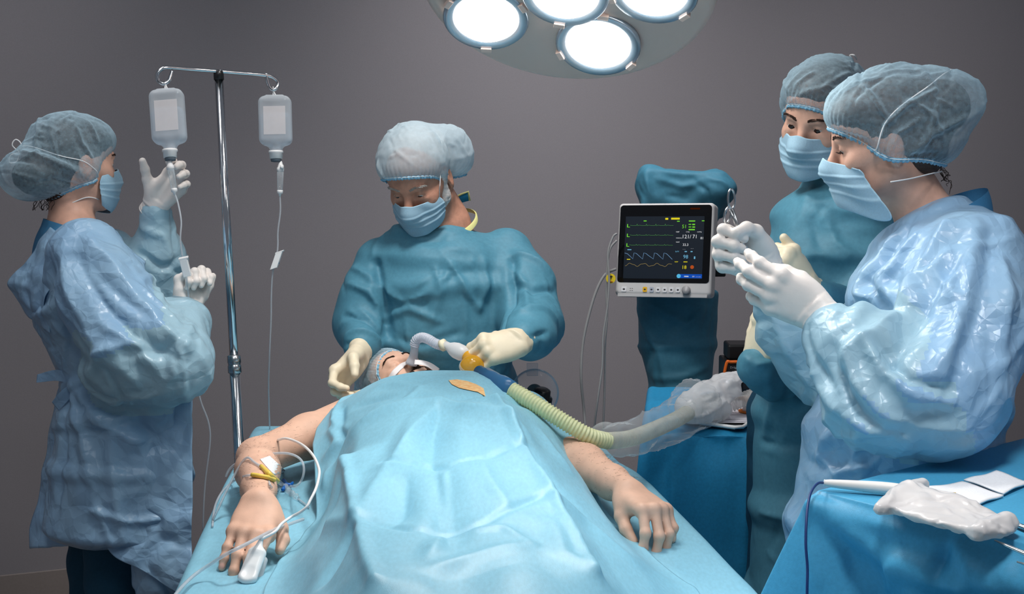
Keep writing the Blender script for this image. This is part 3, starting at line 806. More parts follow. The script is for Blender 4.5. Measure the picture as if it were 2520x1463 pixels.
def drape_height(x, y):
    xc = np.interp(y, [1.7, 2.4, 2.8, 3.3, 3.6], [-.055, -.085, -.115, -.15, -.17])
    H = np.interp(y, [1.6, 2.0, 2.4, 2.8, 3.1, 3.28, 3.40, 3.50, 3.60], [.15, .165, .18, .215, .240, .247, .240, .205, .13])
    wl = np.interp(y, [1.7, 2.4, 2.8, 3.2, 3.45], [.26, .26, .275, .315, .345]); wr = np.interp(y, [1.7, 2.4, 2.8, 3.2, 3.45], [.27, .275, .28, .28, .31])
    s = x - xc; u = np.where(s < 0, -s / wl, s / wr); p = np.interp(y, [1.7, 2.6, 3.3], [2.6, 2.6, 2.9])
    S = np.exp(-.85 * u ** p); legs_ = np.interp(y, [1.7, 2.3, 2.6], [.022, .012, 0]) * np.exp(-(s / .06) ** 2)
    z = BED_Z + .012 + H * S - legs_
    # the arms lie under the corners of the drape
    for a, b, r in ARM_SEGS:
        ab = (b - a)[:2]; q = np.stack([x, y], -1) - a[:2]; t = np.clip((q @ ab) / (ab @ ab), 0, 1)
        d = np.linalg.norm(q - t[..., None] * ab, axis=-1); top = (a[2] + (b[2] - a[2]) * t) + r
        hh = top + .006 - (d / (r * 1.5)) ** 2 * r * 1.2
        z = np.maximum(z, np.where(d < r * 1.9, hh, 0))
    return z
ARM_L = [A(-.375, 3.56, .865), P(632, 1128, 3.28), P(638, 1236, 2.84)]
ARM_R = [A(.035, 3.56, .865), P(1392, 1122, 3.27), P(1548, 1212, 2.96)]
ARM_SEGS = [(ARM_L[0], ARM_L[1], .052), (ARM_R[0], ARM_R[1], .052)]
def patient_drape():
    m, n = 210, 120; G = np.zeros((m, n, 3)); ys = np.linspace(3.585, 1.66, m)
    for i, y in enumerate(ys):
        xl = np.interp(y, [1.6, 2.5, 2.85, 3.1, 3.3, 3.38, 3.5, 3.6], [-.46, -.478, -.466, -.455, -.452, -.435, -.425, -.34])
        xr = np.interp(y, [1.6, 2.5, 2.8, 3.0, 3.16, 3.24, 3.34, 3.45, 3.6], [.41, .335, .245, .200, .165, .158, .150, .14, .06])
        xl += .008 * math.sin(y * 9) + (.034 if y < 2.95 else .034 * max(0, (3.2 - y) / .25)); xr += .006 * math.sin(y * 11 + 1)
        x = lerp(xl, xr, np.linspace(0, 1, n)); G[i, :, 0] = x; G[i, :, 1] = y
        G[i, :, 2] = drape_height(x, np.full(n, y)); e_ = np.abs(np.linspace(-1, 1, n)); fd = 1 - sstep(.70, 1.0, e_) * (1 - sstep(2.95, 3.22, y))
        G[i, :, 2] = BED_Z + .010 + (G[i, :, 2] - BED_Z - .010) * fd
    z = G[:, :, 2]
    for _ in range(3): z[1:-1, 1:-1] = (z[1:-1, 1:-1] * 2 + z[:-2, 1:-1] + z[2:, 1:-1] + z[1:-1, :-2] + z[1:-1, 2:]) / 6
    V = G.reshape(-1, 3); Q = np.array(MB().grid(G).F)
    if normals(V, Q)[m // 2 * n + n // 2][2] < 0: Q = Q[:, ::-1]
    c = 1.0
    st = [ # long packing creases and the hollows between them
        ([(863, 1150), (880, 1240), (898, 1308), (912, 1390), (935, 1460)], .085, .020, 'n'), ([(863, 1150), (880, 1240), (898, 1308), (912, 1390), (935, 1460)], .016, .006, 'n', 1.0),
        ([(1215, 1000), (1280, 1114), (1345, 1237), (1400, 1340), (1447, 1434)], .085, .018, 'n'), ([(1215, 1000), (1280, 1114), (1345, 1237), (1400, 1340), (1447, 1434)], .016, .006, 'n', 1.0),
        ([(1083, 996), (1064, 1060), (1062, 1135)], .06, -.016, 'both'), ([(1083, 992), (1020, 1060), (965, 1140)], .05, .012), ([(1083, 992), (1180, 1020), (1290, 1080)], .05, .012),
        ([(1080, 990), (960, 1010), (870, 1060)], .05, .010), ([(1080, 985), (1010, 950), (930, 950)], .03, .004), ([(1080, 985), (1190, 985), (1330, 1010)], .03, -.006),
        ([(950, 1143), (1030, 1135), (1100, 1143), (1200, 1128), (1285, 1114)], .014, -.005, 'n', 1.0), ([(895, 1305), (1000, 1308), (1098, 1309), (1200, 1285), (1350, 1237)], .014, -.005, 'n', 1.0),
        ([(1070, 1143), (1095, 1240), (1100, 1309), (1100, 1340)], .05, -.012, 'both'), ([(1090, 1160), (1100, 1300)], .012, .004, 'n', 1.0),
        ([(955, 1150), (930, 1230), (905, 1300)], .05, .012), ([(1000, 1180), (985, 1260), (960, 1300)], .06, -.014), ([(1180, 1140), (1210, 1200), (1260, 1260)], .07, .010),
        ([(898, 1310), (850, 1370), (800, 1430)], .035, -.010), ([(898, 1310), (800, 1290), (740, 1300)], .04, .006), ([(862, 1180), (820, 1240), (775, 1330)], .05, -.010),
        ([(1062, 1402), (1150, 1380), (1300, 1345)], .035, .007), ([(1075, 1425), (1180, 1410), (1330, 1385)], .05, -.003), ([(1050, 1380), (1085, 1330), (1105, 1310)], .03, .008),
        ([(1130, 1310), (1240, 1300), (1310, 1345)], .02, .005), ([(1285, 1116), (1340, 1180), (1420, 1260)], .05, -.012), ([(1350, 1240), (1440, 1290), (1540, 1370)], .05, .008),
        ([(1447, 1436), (1380, 1380), (1350, 1300)], .03, .006), ([(830, 1000), (822, 1040), (850, 1060)], .02, .010), ([(812, 1060), (835, 1085), (800, 1130)], .018, .010), ([(840, 1010), (845, 1080), (815, 1150)], .02, -.010),
        ([(830, 985), (880, 1000), (960, 980)], .03, -.006), ([(1060, 945), (1000, 985), (900, 1040)], .02, .004), ([(1330, 1060), (1370, 1120), (1400, 1160)], .03, .006), ([(760, 1240), (800, 1200), (815, 1150)], .022, .010)]
    V = sculpt(V, Q, st, 1.4)
    V = crumple(V, Q, .014, 60, .2, .008, 9, .0045, 9., lim=(-.004, .007))
    o = mesh_obj('patient_drape', V, Q, M['drape'], None, sub=1, base=(-.13, 2.75, BED_Z + .01))
    m_ = o.modifiers.new('thick', 'SOLIDIFY'); m_.thickness = .0015; m_.offset = -1
    tag(o, 'creased light blue surgical drape covering the patient lying on the table', 'drape')
    return V, Q
UP = A(0, 0, 1)
# ------------------------------------------------------------------ nurse at the drip stand
def nurse_left():
    D = 3.72; hc = P(172, 398, 3.74); fwd = unit(A(.86, .50, 0)); right = np.cross(fwd, UP)
    foot = A(P(250, 1000, D)[0], P(250, 1000, D)[1], 0)
    t = thing('person', 'person seen from behind in a shiny blue gown reaching up to the left bottle', 'person', foot)
    Rh = frame(A(.74, .67, -.06), A(-.10, .0, 1)); th = hc + A(.015, .01, -.01); hs = 1.0
    nk = P(175, 560, 3.75); hip = A(foot[0] + .01, foot[1], .86)
    shN = P(205, 655, 3.57); elN = P(420, 905, 3.50); wrN = P(452, 765, 3.66)
    shF = P(262, 640, 3.88); elF = P(392, 720, 3.92); wrF = P(382, 500, 3.80)
    S = Sdf(); add_head(S, Rh, th, hs, .2); S.xf()
    S.cone(th + Rh @ A(0, -.02, -.06), nk - UP * .02, .054, .056, .03)
    S.etube([(nk - UP * .06, .13, .075), (P(215, 740, D), .155, .105), (P(262, 930, D), .13, .095), (hip, .16, .11)], right, .05)
    for a, b, c in ((shN, elN, wrN), (shF, elF, wrF)): S.chain([a, b, c], [.05, .040, .019], .03)
    legs(S, hip, right, foot)
    cN = [(62, 70, 40), (72, 82, 45), (78, 86, 45), (80, 86, 45)]; cF = [(40, 46, 26), (42, 48, 28), (46, 50, 28), (50, 52, 30)]
    fN, dN = unit(P(460, 690, 3.68) - wrN), A(-.75, .60, .0); fF, dF = unit(A(.66, .05, .72)), A(.1, 1, .05)
    thF = [(.022, .014, -.008), (.056, .036, -.016), (.078, .054, -.024), (.096, .068, -.034)]
    add_hand(S, hand_frame(fN, dN, True), wrN, .96, cN, dr=-.0015); add_hand(S, hand_frame(fF, dF, False), wrF, .96, cF, dr=-.0015, thumb=thF)
    body, BV, BQ = make_body(t, S, M['skin']); head_bits(t, BV, BQ, Rh, th, hs, .2, M['brow'])
    bvb = bvh_of(BV, BQ)
    # hair gathered in a low bun, loose curls at the nape
    S = Sdf(); S.xf(Rh, th, hs); S.ball((0, -.018, .040), (.080, .099, .086), .03).ball((0, .036, .064), (.066, .055, .045), .03).ball((0, -.118, -.030), (.060, .052, .050), .04).ball((0, -.06, -.055), (.052, .045, .042), .04)
    V, Q = S.mesh(.006); V = V + normals(V, Q) * (fbm(V @ Rh * A(1, 3, 1), 40, 3) * .0015)[:, None]; hr = mesh_obj('hair', V, Q, M['hair_dark'], t)
    mb = MB()
    for i in range(14):
        a = th + Rh @ A(random.uniform(-.03, .045), -.088 + random.uniform(-.01, .01), -.075); q = [a]
        for k in range(5): q.append(q[-1] + A(random.uniform(-.012, .008), random.uniform(-.008, .008), -.009))
        mb.tube(catmull(q, 4), .0008, 4)
    mb.build('loose_hair', M['hair_dark'], t)
    cap, bvc = make_cap(t, Rh, th, hs, [((0, -.022, .046), (.092, .112, .094), .04), ((0, .034, .066), (.076, .068, .054), .03), ((.0, -.140, -.032), (.072, .066, .062), .05), ((.070, -.014, -.014), (.030, .042, .050), .03), ((0, -.07, -.02), (.088, .09, .07), .05)],
                        ((0, -.028, -.050), (0, .60, -.80)), M['cap_b'], M['cap_hem'], 11, .07, .005, strokes=[
                        ([(255, 440), (190, 425), (120, 395), (60, 378)], .02, .009, 'n'), ([(250, 455), (200, 462), (130, 440)], .014, -.006), ([(230, 400), (200, 350), (180, 300)], .012, .005), ([(95, 400), (88, 350), (95, 310)], .010, .005), ([(240, 350), (215, 300)], .010, .004), ([(140, 385), (125, 330), (125, 290)], .010, .004)])
    mk, Wg = make_mask(t, Rh, th, hs, 80, bot=-.138, seed=2)
    e0, e1 = Wg[1, 0], Wg[-4, 0]
    if (Wg[1, -1] - e0) @ right > 0: e0, e1 = Wg[1, -1], Wg[-4, -1]
    strand('upper_tie', [e0, P(250, 415, 3.66), P(205, 392, 3.63), P(140, 385, 3.63), P(72, 378, 3.66), P(48, 376, 3.69)], bvc, M['elastic'], mk, .0013)
    strand('lower_tie', [e1, P(215, 493, 3.67), P(170, 502, 3.68), P(128, 508, 3.71), P(112, 505, 3.76)], bvb, M['elastic'], mk, .0016, sm=22)
    b0 = P(50, 376, 3.665)
    for pts in ([(0, 0), (-16, -18), (-8, -32), (4, -22), (0, 0)], [(0, 0), (-20, 6), (-24, 24), (-8, 22), (0, 0)]):
        MB().tube(catmull([b0 + A(x * .00105, -.004 - abs(x) * .0003, -y * .00105) for x, y in pts], 6), .0018, 6).build('tie_bow', M['elastic'], mk)
    # scrub collar under the gown
    S = Sdf(); S.etube([(nk + UP * .004, .082, .070), (nk - UP * .05, .115, .085), (nk - UP * .12, .160, .100), (P(200, 720, D), .13, .09)], right, .03)
    V, Q = S.mesh(.008); V = crumple(V, Q, .04, 40, .06, .02, 3, .003, 20.); V, Fc, _ = cut_mesh(V, Q, [(nk + A(0, 0, .002), unit(A(.3, .15, 1)))])
    mesh_obj('scrub_top', V, Fc, principled('scrub_blue', srgb(66, 124, 164), .75, .25, noise_s=300, noise_a=.06, bump=.1, bump_s=700), t, sub=1)
    trousers_and_shoes(t, hip, right, fwd, foot, M['teal_dark'])
    # gown
    S = Sdf()
    S.etube([(P(212, 606, 3.71), .105, .085), (P(222, 660, 3.72), .195, .125), (P(228, 760, 3.72), .205, .150), (P(276, 930, 3.70), .158, .118), (P(292, 1020, 3.70), .190, .150),
             (P(292, 1150, 3.70), .205, .168), (P(286, 1300, 3.70), .215, .182)], right, .04, caps=.25)
    S.cone(P(385, 960, 3.62), P(395, 1420, 3.60), .085, .07, .05)
    S.chain([shN + A(.0, .03, .02), P(260, 740, 3.54), P(335, 850, 3.50), P(430, 890, 3.49), P(455, 800, 3.60), P(450, 768, 3.655)], [.098, .105, .112, .085, .055, .040], .05)
    S.ball(P(345, 925, 3.51), (.135, .08, .066), .05, rot=Matrix.Rotation(rad(8), 3, 'Y'))
    S.chain([shF, elF, P(388, 640, 3.87), wrF + (elF - wrF) * .12], [.088, .078, .068, .042], .04)
    neckcut = (P(205, 566, 3.74), unit(A(-.25, -.25, 1)))
    st = [([(225, 600), (300, 690), (390, 800), (450, 850)], .045, .012, 'n'), ([(190, 640), (250, 740), (330, 830), (440, 880)], .035, -.010), ([(150, 620), (170, 720), (230, 830), (330, 930)], .05, .012),
          ([(120, 640), (130, 750), (190, 860), (230, 900)], .04, -.012), ([(330, 700), (400, 760), (440, 800)], .02, .008), ([(250, 800), (340, 850), (400, 930)], .03, .009), ([(215, 920), (260, 860), (330, 850)], .025, .010),
          ([(310, 860), (380, 870), (470, 830)], .025, -.009), ([(470, 800), (450, 860), (400, 960)], .03, .010), ([(235, 985), (320, 980), (420, 960)], .02, .006),
          ([(180, 950), (230, 1020), (330, 1090), (360, 1080)], .035, .012), ([(175, 960), (200, 1060), (230, 1200)], .03, .010), ([(165, 960), (160, 1080), (140, 1250)], .03, -.010), ([(330, 1010), (370, 1080), (400, 1200)], .03, -.008),
          ([(230, 1260), (320, 1285), (450, 1270)], .014, .006, 'n', 1.0), ([(270, 1060), (280, 1200), (300, 1330)], .03, .008), ([(345, 560), (400, 580), (420, 640)], .02, .006), ([(340, 620), (400, 660), (440, 640)], .018, -.008), ([(350, 690), (420, 670)], .02, .008)]
    hem = (P(300, 1352, 3.70), unit(A(-.08, -.02, -1)))
    g = make_gown(t, 'gown', S, M['film_blue'], .0085, .05, .005, 15., 60, 21, st, [(P(200, 570, 3.72), .05), (wrN, .05), (wrF, .05)], folds=[((46, lambda p: unit(A(.62, -.15, -.75))), dict(seed=3, where=lambda V: V[:, 2] > 1.0, height=(.005, .012))), ((34, lambda p: A(.12, 0, -1)), dict(seed=4, where=lambda V: V[:, 2] < 1.02)), ((60, lambda p: A(.3, 0, -.4)), dict(seed=6, jit=.9, length=(.04, .14), width=(.009, .015), height=(.004, .007)))], lim=(-.016, .024), mat2=M['film_sleeve'], sleeves=[([P(300, 890, 3.50), P(430, 900, 3.49), P(455, 800, 3.60), wrN], .135), ([elF, P(388, 640, 3.87), wrF], .115)])
    # hanging front corner of the skirt, back flaps and the ties
    def sheet(name, rows, m, amp=.008, seed=0, scale=16., parent=None):
        G = np.array([[P(*lerp(A(*a), A(*b), k)) for k in np.linspace(0, 1, 24)] for a, b in rows]); out = []
        for j in range(24): out.append(catmull(list(G[:, j]), 8))
        G = np.array(out).transpose(1, 0, 2); V = G.reshape(-1, 3); Q = np.array(MB().grid(G).F)
        V = crumple(V, Q, .08, 60, .05, .004, seed, amp, scale, lim=(-.02, .02)); o = mesh_obj(name, V, Q, m, parent or t, sub=1)
        md = o.modifiers.new('thick', 'SOLIDIFY'); md.thickness = .0008; return o
    sheet('gown_front_panel', [((300, 985, 3.575), (468, 960, 3.575)), ((285, 1090, 3.54), (470, 1090, 3.54)), ((262, 1250, 3.52), (470, 1250, 3.52)), ((268, 1352, 3.515), (468, 1330, 3.52)), ((345, 1400, 3.515), (472, 1390, 3.51)), ((440, 1462, 3.51), (475, 1462, 3.51))], M['film_blue'], seed=5, amp=.010)
    sheet('back_flap', [((150, 930, 3.74), (215, 950, 3.60)), ((118, 1080, 3.78), (200, 1100, 3.58)), ((92, 1240, 3.80), (190, 1240, 3.57)), ((75, 1348, 3.80), (180, 1340, 3.57))], M['film_blue'], seed=6)
    sheet('collar_flap', [((120, 560, 3.66), (168, 600, 3.60)), ((72, 640, 3.66), (130, 700, 3.57)), ((22, 700, 3.68), (110, 760, 3.58)), ((60, 770, 3.68), (120, 820, 3.58))], M['film_blue'], seed=7)
    sheet('waist_tie', [((185, 925, 3.60), (190, 950, 3.60)), ((140, 912, 3.63), (142, 938, 3.63)), ((95, 922, 3.66), (93, 942, 3.66))], M['film_blue'], seed=8, amp=.003)
    sheet('waist_tie', [((185, 935, 3.59), (200, 945, 3.59)), ((150, 965, 3.60), (172, 980, 3.60)), ((128, 990, 3.62), (146, 1010, 3.62))], M['film_blue'], seed=9, amp=.003)
    glove(t, wrN, fN, dN, True, cN, .96, cuff_to=P(445, 790, 3.635), seed=31, ring=False, cuff_r=(.032, .036, .044)); glove(t, wrF, fF, dF, False, cF, .96, cuff_to=P(379, 520, 3.815), thumb=thF, seed=32, cuff_r=(.034, .036, .040))
# ------------------------------------------------------------------ surgeon behind the patient's head
def surgeon():
    D = 4.0; foot = A(P(1095, 1000, 4.16)[0], P(1095, 1000, 4.16)[1], 0); right = A(-1, .05, 0); fwd = A(-.05, -1, 0)
    t = thing('person', 'person in a teal gown and white cap bending over the head of the patient', 'person', foot)
    f = unit(A(-.30, -.80, -.52)); up = unit(A(-.22, -.40, .80)); Rh = frame(f, up); hs = 1.06; th = P(1034, 440, 3.90)
    nk = P(1100, 545, 3.98); hip = A(foot[0], foot[1] + .02, .92)
    shR, elR, wrR = P(937, 650, 4.0), P(896, 800, 3.97), P(886, 872, 3.78)
    shL, elL, wrL = P(1246, 626, 4.0), P(1308, 795, 3.86), P(1282, 842, 3.63)
    S = Sdf(); add_head(S, Rh, th, hs, .72, old=1, nose=1.25); S.xf()
    S.cone(th + Rh @ A(0, -.03, -.06), nk, .058, .064, .04)
    S.etube([(nk - UP * .07, .11, .06), (P(1085, 700, D), .15, .10), (P(1090, 850, D), .16, .115), (hip, .17, .12)], right, .05)
    for a, b, c in ((shR, elR, wrR), (shL, elL, wrL)): S.chain([a, b, c], [.055, .042, .019], .03)
    legs(S, hip, right, foot)
    fR, dR = unit(A(-.55, -.5, -.55)), unit(A(-.6, .5, .3)); cR = [(38, 52, 20), (46, 52, 22), (50, 56, 26), (55, 58, 26)]
    fL, dL = unit(A(-.86, -.28, -.12)), unit(A(-.06, -.78, .62)); cL = [(56, 30, 14), (56, 26, 14), (52, 24, 14), (46, 24, 14)]
    thR = [(.022, .018, -.008), (.048, .042, -.030), (.050, .062, -.052), (.046, .080, -.068)]
    thL = [(.022, .018, -.010), (.044, .046, -.028), (.044, .076, -.044), (.034, .098, -.058)]
    add_hand(S, hand_frame(fR, dR, True), wrR, 1.04, cR, dr=-.0015, thumb=thR); add_hand(S, hand_frame(fL, dL, False), wrL, 1.04, cL, dr=-.0015, thumb=thL)
    body, BV, BQ = make_body(t, S, M['skin_old'], .0055); head_bits(t, BV, BQ, Rh, th, hs, .80, M['hair_grey']); bvb = bvh_of(BV, BQ)
    L = lambda p: np.asarray(p) * hs @ Rh.T + th
    # white hair, receding, with sideburns and short beard edge
    S = Sdf(); S.xf(Rh, th, hs); S.ball((0, -.030, .052), (.078, .088, .078), .02).ball((0, -.06, .0), (.072, .058, .07), .03)
    for sx in (-1, 1): S.cone((sx * .071, .010, .012), (sx * .064, .018, -.045), .010, .012, .02).cone((sx * .064, .018, -.045), (sx * .050, .040, -.080), .011, .009, .02)
    V, Q = S.mesh(.005); V = V + normals(V, Q) * (fbm(V @ Rh * A(2, 1, 3), 60, 3) * .002)[:, None]; mesh_obj('hair', V, Q, M['hair_white'], t)
    cap, bvc = make_cap(t, Rh, th, hs, [((.004, -.003, .054), (.094, .109, .096), .03), ((-.058, -.085, .020), (.064, .062, .080), .03), ((.035, -.08, .03), (.064, .06, .066), .05)], ((0, .02, .020), (0, .52, -.86)), M['cap_w'], M['cap_hem'], 5, .07, .007,
                        strokes=[([(1062, 330), (1088, 400), (1090, 450)], .012, .010, 'n'), ([(1100, 350), (1110, 420)], .012, -.008), ([(930, 400), (945, 440)], .012, .006)])
    mk, Wg = make_mask(t, Rh, th, hs, 64, top=(-.016, -.024), bot=-.122, seed=4)
    e = Wg[1, -1] if P(0, 0, 1)[0] < 0 and Wg[1, -1][0] > Wg[1, 0][0] else Wg[1, 0]
    strand('ear_loop', [e, lerp(e, P(1083, 440, 3.80), .5), P(1083, 452, 3.82), P(1084, 425, 3.83)], bvc, M['elastic'], mk, .0011, snap=False)
    trousers_and_shoes(t, hip, right, fwd, foot, M['teal_dark'])
    S = Sdf()
    S.etube([(P(1104, 566, 3.99), .085, .080), (P(1092, 600, 3.99), .150, .105), (P(1088, 640, 3.99), .185, .130), (P(1087, 710, 3.98), .195, .150), (P(1092, 820, 3.99), .188, .155), (P(1096, 950, 4.06), .195, .155),
             (A(foot[0], 4.15, .75), .205, .15), (A(foot[0], 4.17, .40), .22, .16)], right, .05, caps=.4)
    S.chain([shR, P(908, 740, 3.97), elR, lerp(elR, wrR, .7)], [.072, .074, .074, .050], .05)
    S.chain([shL, P(1290, 700, 3.94), elL, P(1302, 822, 3.75), lerp(elL, wrL, .82)], [.074, .076, .076, .060, .046], .05)
    st = [([(1235, 545), (1262, 640), (1262, 740), (1240, 830)], .022, -.014, 'n'), ([(925, 650), (945, 730), (955, 820)], .022, -.014, 'n'), ([(960, 560), (1040, 590), (1100, 590)], .05, -.010), ([(1060, 800), (1110, 650), (1150, 720), (1180, 760)], .016, .007),
          ([(1070, 660), (1085, 710), (1060, 740)], .014, .007), ([(930, 700), (990, 740), (1060, 720)], .02, .009), ([(950, 780), (1010, 760), (1080, 790)], .018, .008), ([(940, 830), (1040, 850), (1130, 820)], .018, -.006), ([(1190, 640), (1200, 700), (1180, 760)], .02, .008),
          ([(1270, 620), (1320, 640), (1360, 690)], .018, .010), ([(1265, 700), (1310, 720), (1365, 720)], .02, -.010), ([(1280, 770), (1330, 760), (1370, 790)], .02, .010), ([(1260, 660), (1290, 700), (1300, 760)], .016, .009), ([(1310, 830), (1345, 820)], .014, -.008),
          ([(860, 700), (910, 720), (940, 760)], .018, .010), ([(850, 780), (900, 790), (940, 840)], .016, -.009), ([(850, 830), (890, 815), (935, 850)], .014, .010), ([(870, 660), (920, 690)], .016, .008), ([(845, 850), (880, 845)], .012, -.006)]
    make_gown(t, 'gown', S, M['teal'], .009, .035, .004, 12., 60, 8, st, [(P(1100, 555, 3.9), .06), (wrR, .05), (wrL, .05)], folds=[((44, lambda p: unit(A(.5 if p[0] < -.2 else -.55, 0, -.6))), dict(seed=13, width=(.010, .022), height=(.004, .009), jit=.5)), ((110, lambda p: A(.8, 0, -.2)), dict(seed=14, jit=.8, length=(.04, .12), width=(.008, .014), height=(.003, .006)))], lim=(-.016, .022))
    # yellow neck binding: a ring lying on the gown, with the loose tab at the nape
    S2 = Sdf(); S2.etube([(nk + UP * .03 + A(0, .01, 0), .074, .068), (nk - UP * .06, .088, .084)], right, .01); 
    ring = []
    c0 = nk + A(0.005, .0, -.012)
    for k in range(48):
        an = 2 * math.pi * k / 48; q = c0 + A(math.cos(an) * .075, math.sin(an) * .074, 0); q[2] += -.035 * math.sin(-an) * .9 + .022 * math.cos(an); ring.append(q)
    mb = MB(); R_ = np.array(ring); o_ = unit(A(0, 0, 1)); rows = np.stack([R_ + A(0, 0, .007), R_ * 1.0 + (R_ - R_.mean(0)) * .06 + A(0, 0, .004), R_ + (R_ - R_.mean(0)) * .09 - A(0, 0, .008)]); rows = np.concatenate([rows, rows[:, :1]], 1)
    mb.grid(rows).build('neck_binding', M['trim'], t)
    tb = [P(1118, 488, 4.04), P(1152, 472, 4.05), P(1156, 494, 4.06), P(1126, 502, 4.06)]
    mb = MB(); G = np.array([[lerp(tb[0], tb[1], k), lerp(tb[3], tb[2], k)] for k in np.linspace(0, 1, 8)]); mb.grid(G)
    o = mb.build('collar_tab', M['drape_deep'], t); md = o.modifiers.new('thick', 'SOLIDIFY'); md.thickness = .002
    MB().tube([tb[0], lerp(tb[0], tb[1], .5) + A(0, 0, .002), tb[1], tb[2]], .003, 6).build('tab_binding', M['trim'], o)
    glove(t, wrR, fR, dR, True, cR, 1.04, mat=M['glove_cream'], cuff_to=lerp(wrR, elR, .42), thumb=thR, seed=33, cuff_r=(.034, .037, .043)); glove(t, wrL, fL, dL, False, cL, 1.04, mat=M['glove_cream'], cuff_to=P(1306, 824, 3.73), thumb=thL, seed=34, cuff_r=(.036, .042, .048))
# ------------------------------------------------------------------ nurse standing behind, watching
def nurse_back():
    D = 3.32; foot = A(P(2030, 900, 3.36)[0], P(2030, 900, 3.36)[1], 0); fwd = unit(A(-.55, -.83, 0)); right = np.cross(fwd, UP)
    t = thing('person', 'older person in a teal gown standing behind the nurse with the scissors and watching', 'person', foot)
    Rh = frame(A(-.62, -.74, -.26), A(.05, -.20, 1)); hs = 1.02; th = P(2022, 296, 3.27)
    nk = P(2060, 440, 3.33); hip = A(foot[0], foot[1], .92)
    shR, elR, wrR = P(1995, 580, 3.28), P(1915, 880, 3.28), P(1890, 880, 3.06); shL, elL, wrL = P(2190, 560, 3.36), P(2140, 800, 3.14), P(1985, 715, 3.02)
    wrR = P(1864, 890, 3.10); elR = P(1965, 935, 3.28)
    S = Sdf(); add_head(S, Rh, th, hs, .18, old=.5); S.xf()
    S.cone(th + Rh @ A(0, -.02, -.06), nk, .052, .055, .04)
    S.etube([(nk - UP * .10, .10, .06), (P(2060, 640, D), .15, .10), (P(2040, 850, D), .135, .10), (hip, .16, .11)], right, .05)
    for a, b, c in ((shR, elR, wrR), (shL, elL, wrL)): S.chain([a, b, c], [.05, .040, .019], .03)
    legs(S, hip, right, foot)
    fR, dR = unit(A(.22, -.15, .95)), unit(A(-.75, -.65, .1)); cR = [(62, 80, 45), (66, 82, 45), (70, 84, 45), (74, 84, 45)]
    fL, dL = unit(A(-.5, -.18, .75)), unit(A(.35, -.80, .45)); cL = [(78, 80, 45)] * 4
    thL = [(.022, .016, -.008), (.040, .050, -.014), (.042, .086, -.016), (.040, .116, -.018)]
    add_hand(S, hand_frame(fR, dR, True), wrR, .98, cR, dr=-.0015); add_hand(S, hand_frame(fL, dL, False), wrL, .98, cL, dr=-.0015, thumb=thL)
    body, BV, BQ = make_body(t, S, M['skin'], .0055); head_bits(t, BV, BQ, Rh, th, hs, .34, M['brow']); bvb = bvh_of(BV, BQ)
    S = Sdf(); S.xf(Rh, th, hs); S.ball((0, -.022, .046), (.078, .093, .084), .03).ball((0, .030, .070), (.064, .054, .042), .03).ball((0, -.06, -.01), (.07, .06, .06), .03)
    V, Q = S.mesh(.006); V = V + normals(V, Q) * (fbm(V @ Rh * A(1, 3, 1), 40, 3) * .0015)[:, None]; mesh_obj('hair', V, Q, M['hair_brown'], t)
    cap, bvc = make_cap(t, Rh, th, hs, [((0, -.020, .050), (.091, .108, .095), .04), ((0, .030, .070), (.075, .066, .052), .03), ((-.0, -.09, .0), (.086, .07, .08), .05), ((.065, -.01, .02), (.03, .05, .045), .04)], ((0, .02, .008), (0, .56, -.83)), M['cap_b'], M['cap_hem'], 6, .06, .005,
                        strokes=[([(1935, 260), (1990, 225), (2060, 215)], .012, .005), ([(2040, 235), (2080, 215), (2110, 200)], .012, .007), ([(1960, 210), (2000, 180)], .010, .004), ([(2030, 215), (2090, 180)], .010, .005)])
    mk, Wg = make_mask(t, Rh, th, hs, 66, top=(-.012, -.022), bot=-.125, seed=6)
    bow = th + Rh @ A(.0, -.11, .085); 
    trousers_and_shoes(t, hip, right, fwd, foot, M['teal_dark'])
    MB().tube(catmull([P(2096, 142, 3.33), P(2092, 136, 3.33), P(2102, 136, 3.32), P(2108, 146, 3.33)], 6), .002, 6).build('mask_tie', M['elastic'], mk)
    S = Sdf()
    S.etube([(P(2062, 456, 3.33), .090, .08), (P(2064, 520, 3.33), .150, .115), (P(2062, 640, 3.32), .165, .135), (P(2040, 850, 3.32), .165, .135), (P(2030, 1020, 3.33), .165, .140), (P(2024, 1250, 3.34), .165, .145), (P(2022, 1480, 3.35), .175, .155), (A(foot[0], foot[1], .30), .18, .165)], right, .05, caps=.4)
    S.chain([shR, P(1985, 740, 3.26), elR, P(1905, 908, 3.17), wrR + A(0, 0, -.012)], [.062, .064, .062, .056, .046], .05)
    S.chain([shL, elL, lerp(elL, wrL, .8)], [.07, .065, .042], .05)
    st = [([(2030, 530), (2060, 600), (2110, 640)], .016, .006), ([(2000, 540), (2020, 620)], .018, -.005), ([(1960, 640), (2010, 625), (2080, 640)], .016, .006), ([(1980, 620), (2000, 680), (1990, 740)], .014, .007), ([(1830, 880), (1860, 900), (1910, 890)], .012, .007), ([(1840, 860), (1880, 880), (1960, 870)], .012, -.006),
          ([(1878, 1088), (1930, 1095), (1985, 1102)], .010, -.006, 'n', 1.0), ([(1872, 1262), (1920, 1275), (1960, 1292)], .010, .004, 'n', 1.0), ([(1890, 930), (1900, 1000), (1885, 1070)], .02, .006), ([(1940, 950), (1930, 1040)], .02, -.005), ([(1955, 480), (2010, 500), (2080, 500)], .02, .004)]
    make_gown(t, 'gown', S, M['teal'], .010, .03, .0035, 11., 50, 9, st, [(nk, .06), (wrR, .05)], folds=[((24, lambda p: A(.2, 0, -1)), dict(seed=23, height=(.003, .007), jit=.5)), ((60, lambda p: A(.5, 0, -.4)), dict(seed=24, jit=.8, length=(.04, .1), width=(.009, .016), height=(.002, .005)))], lim=(-.014, .018))
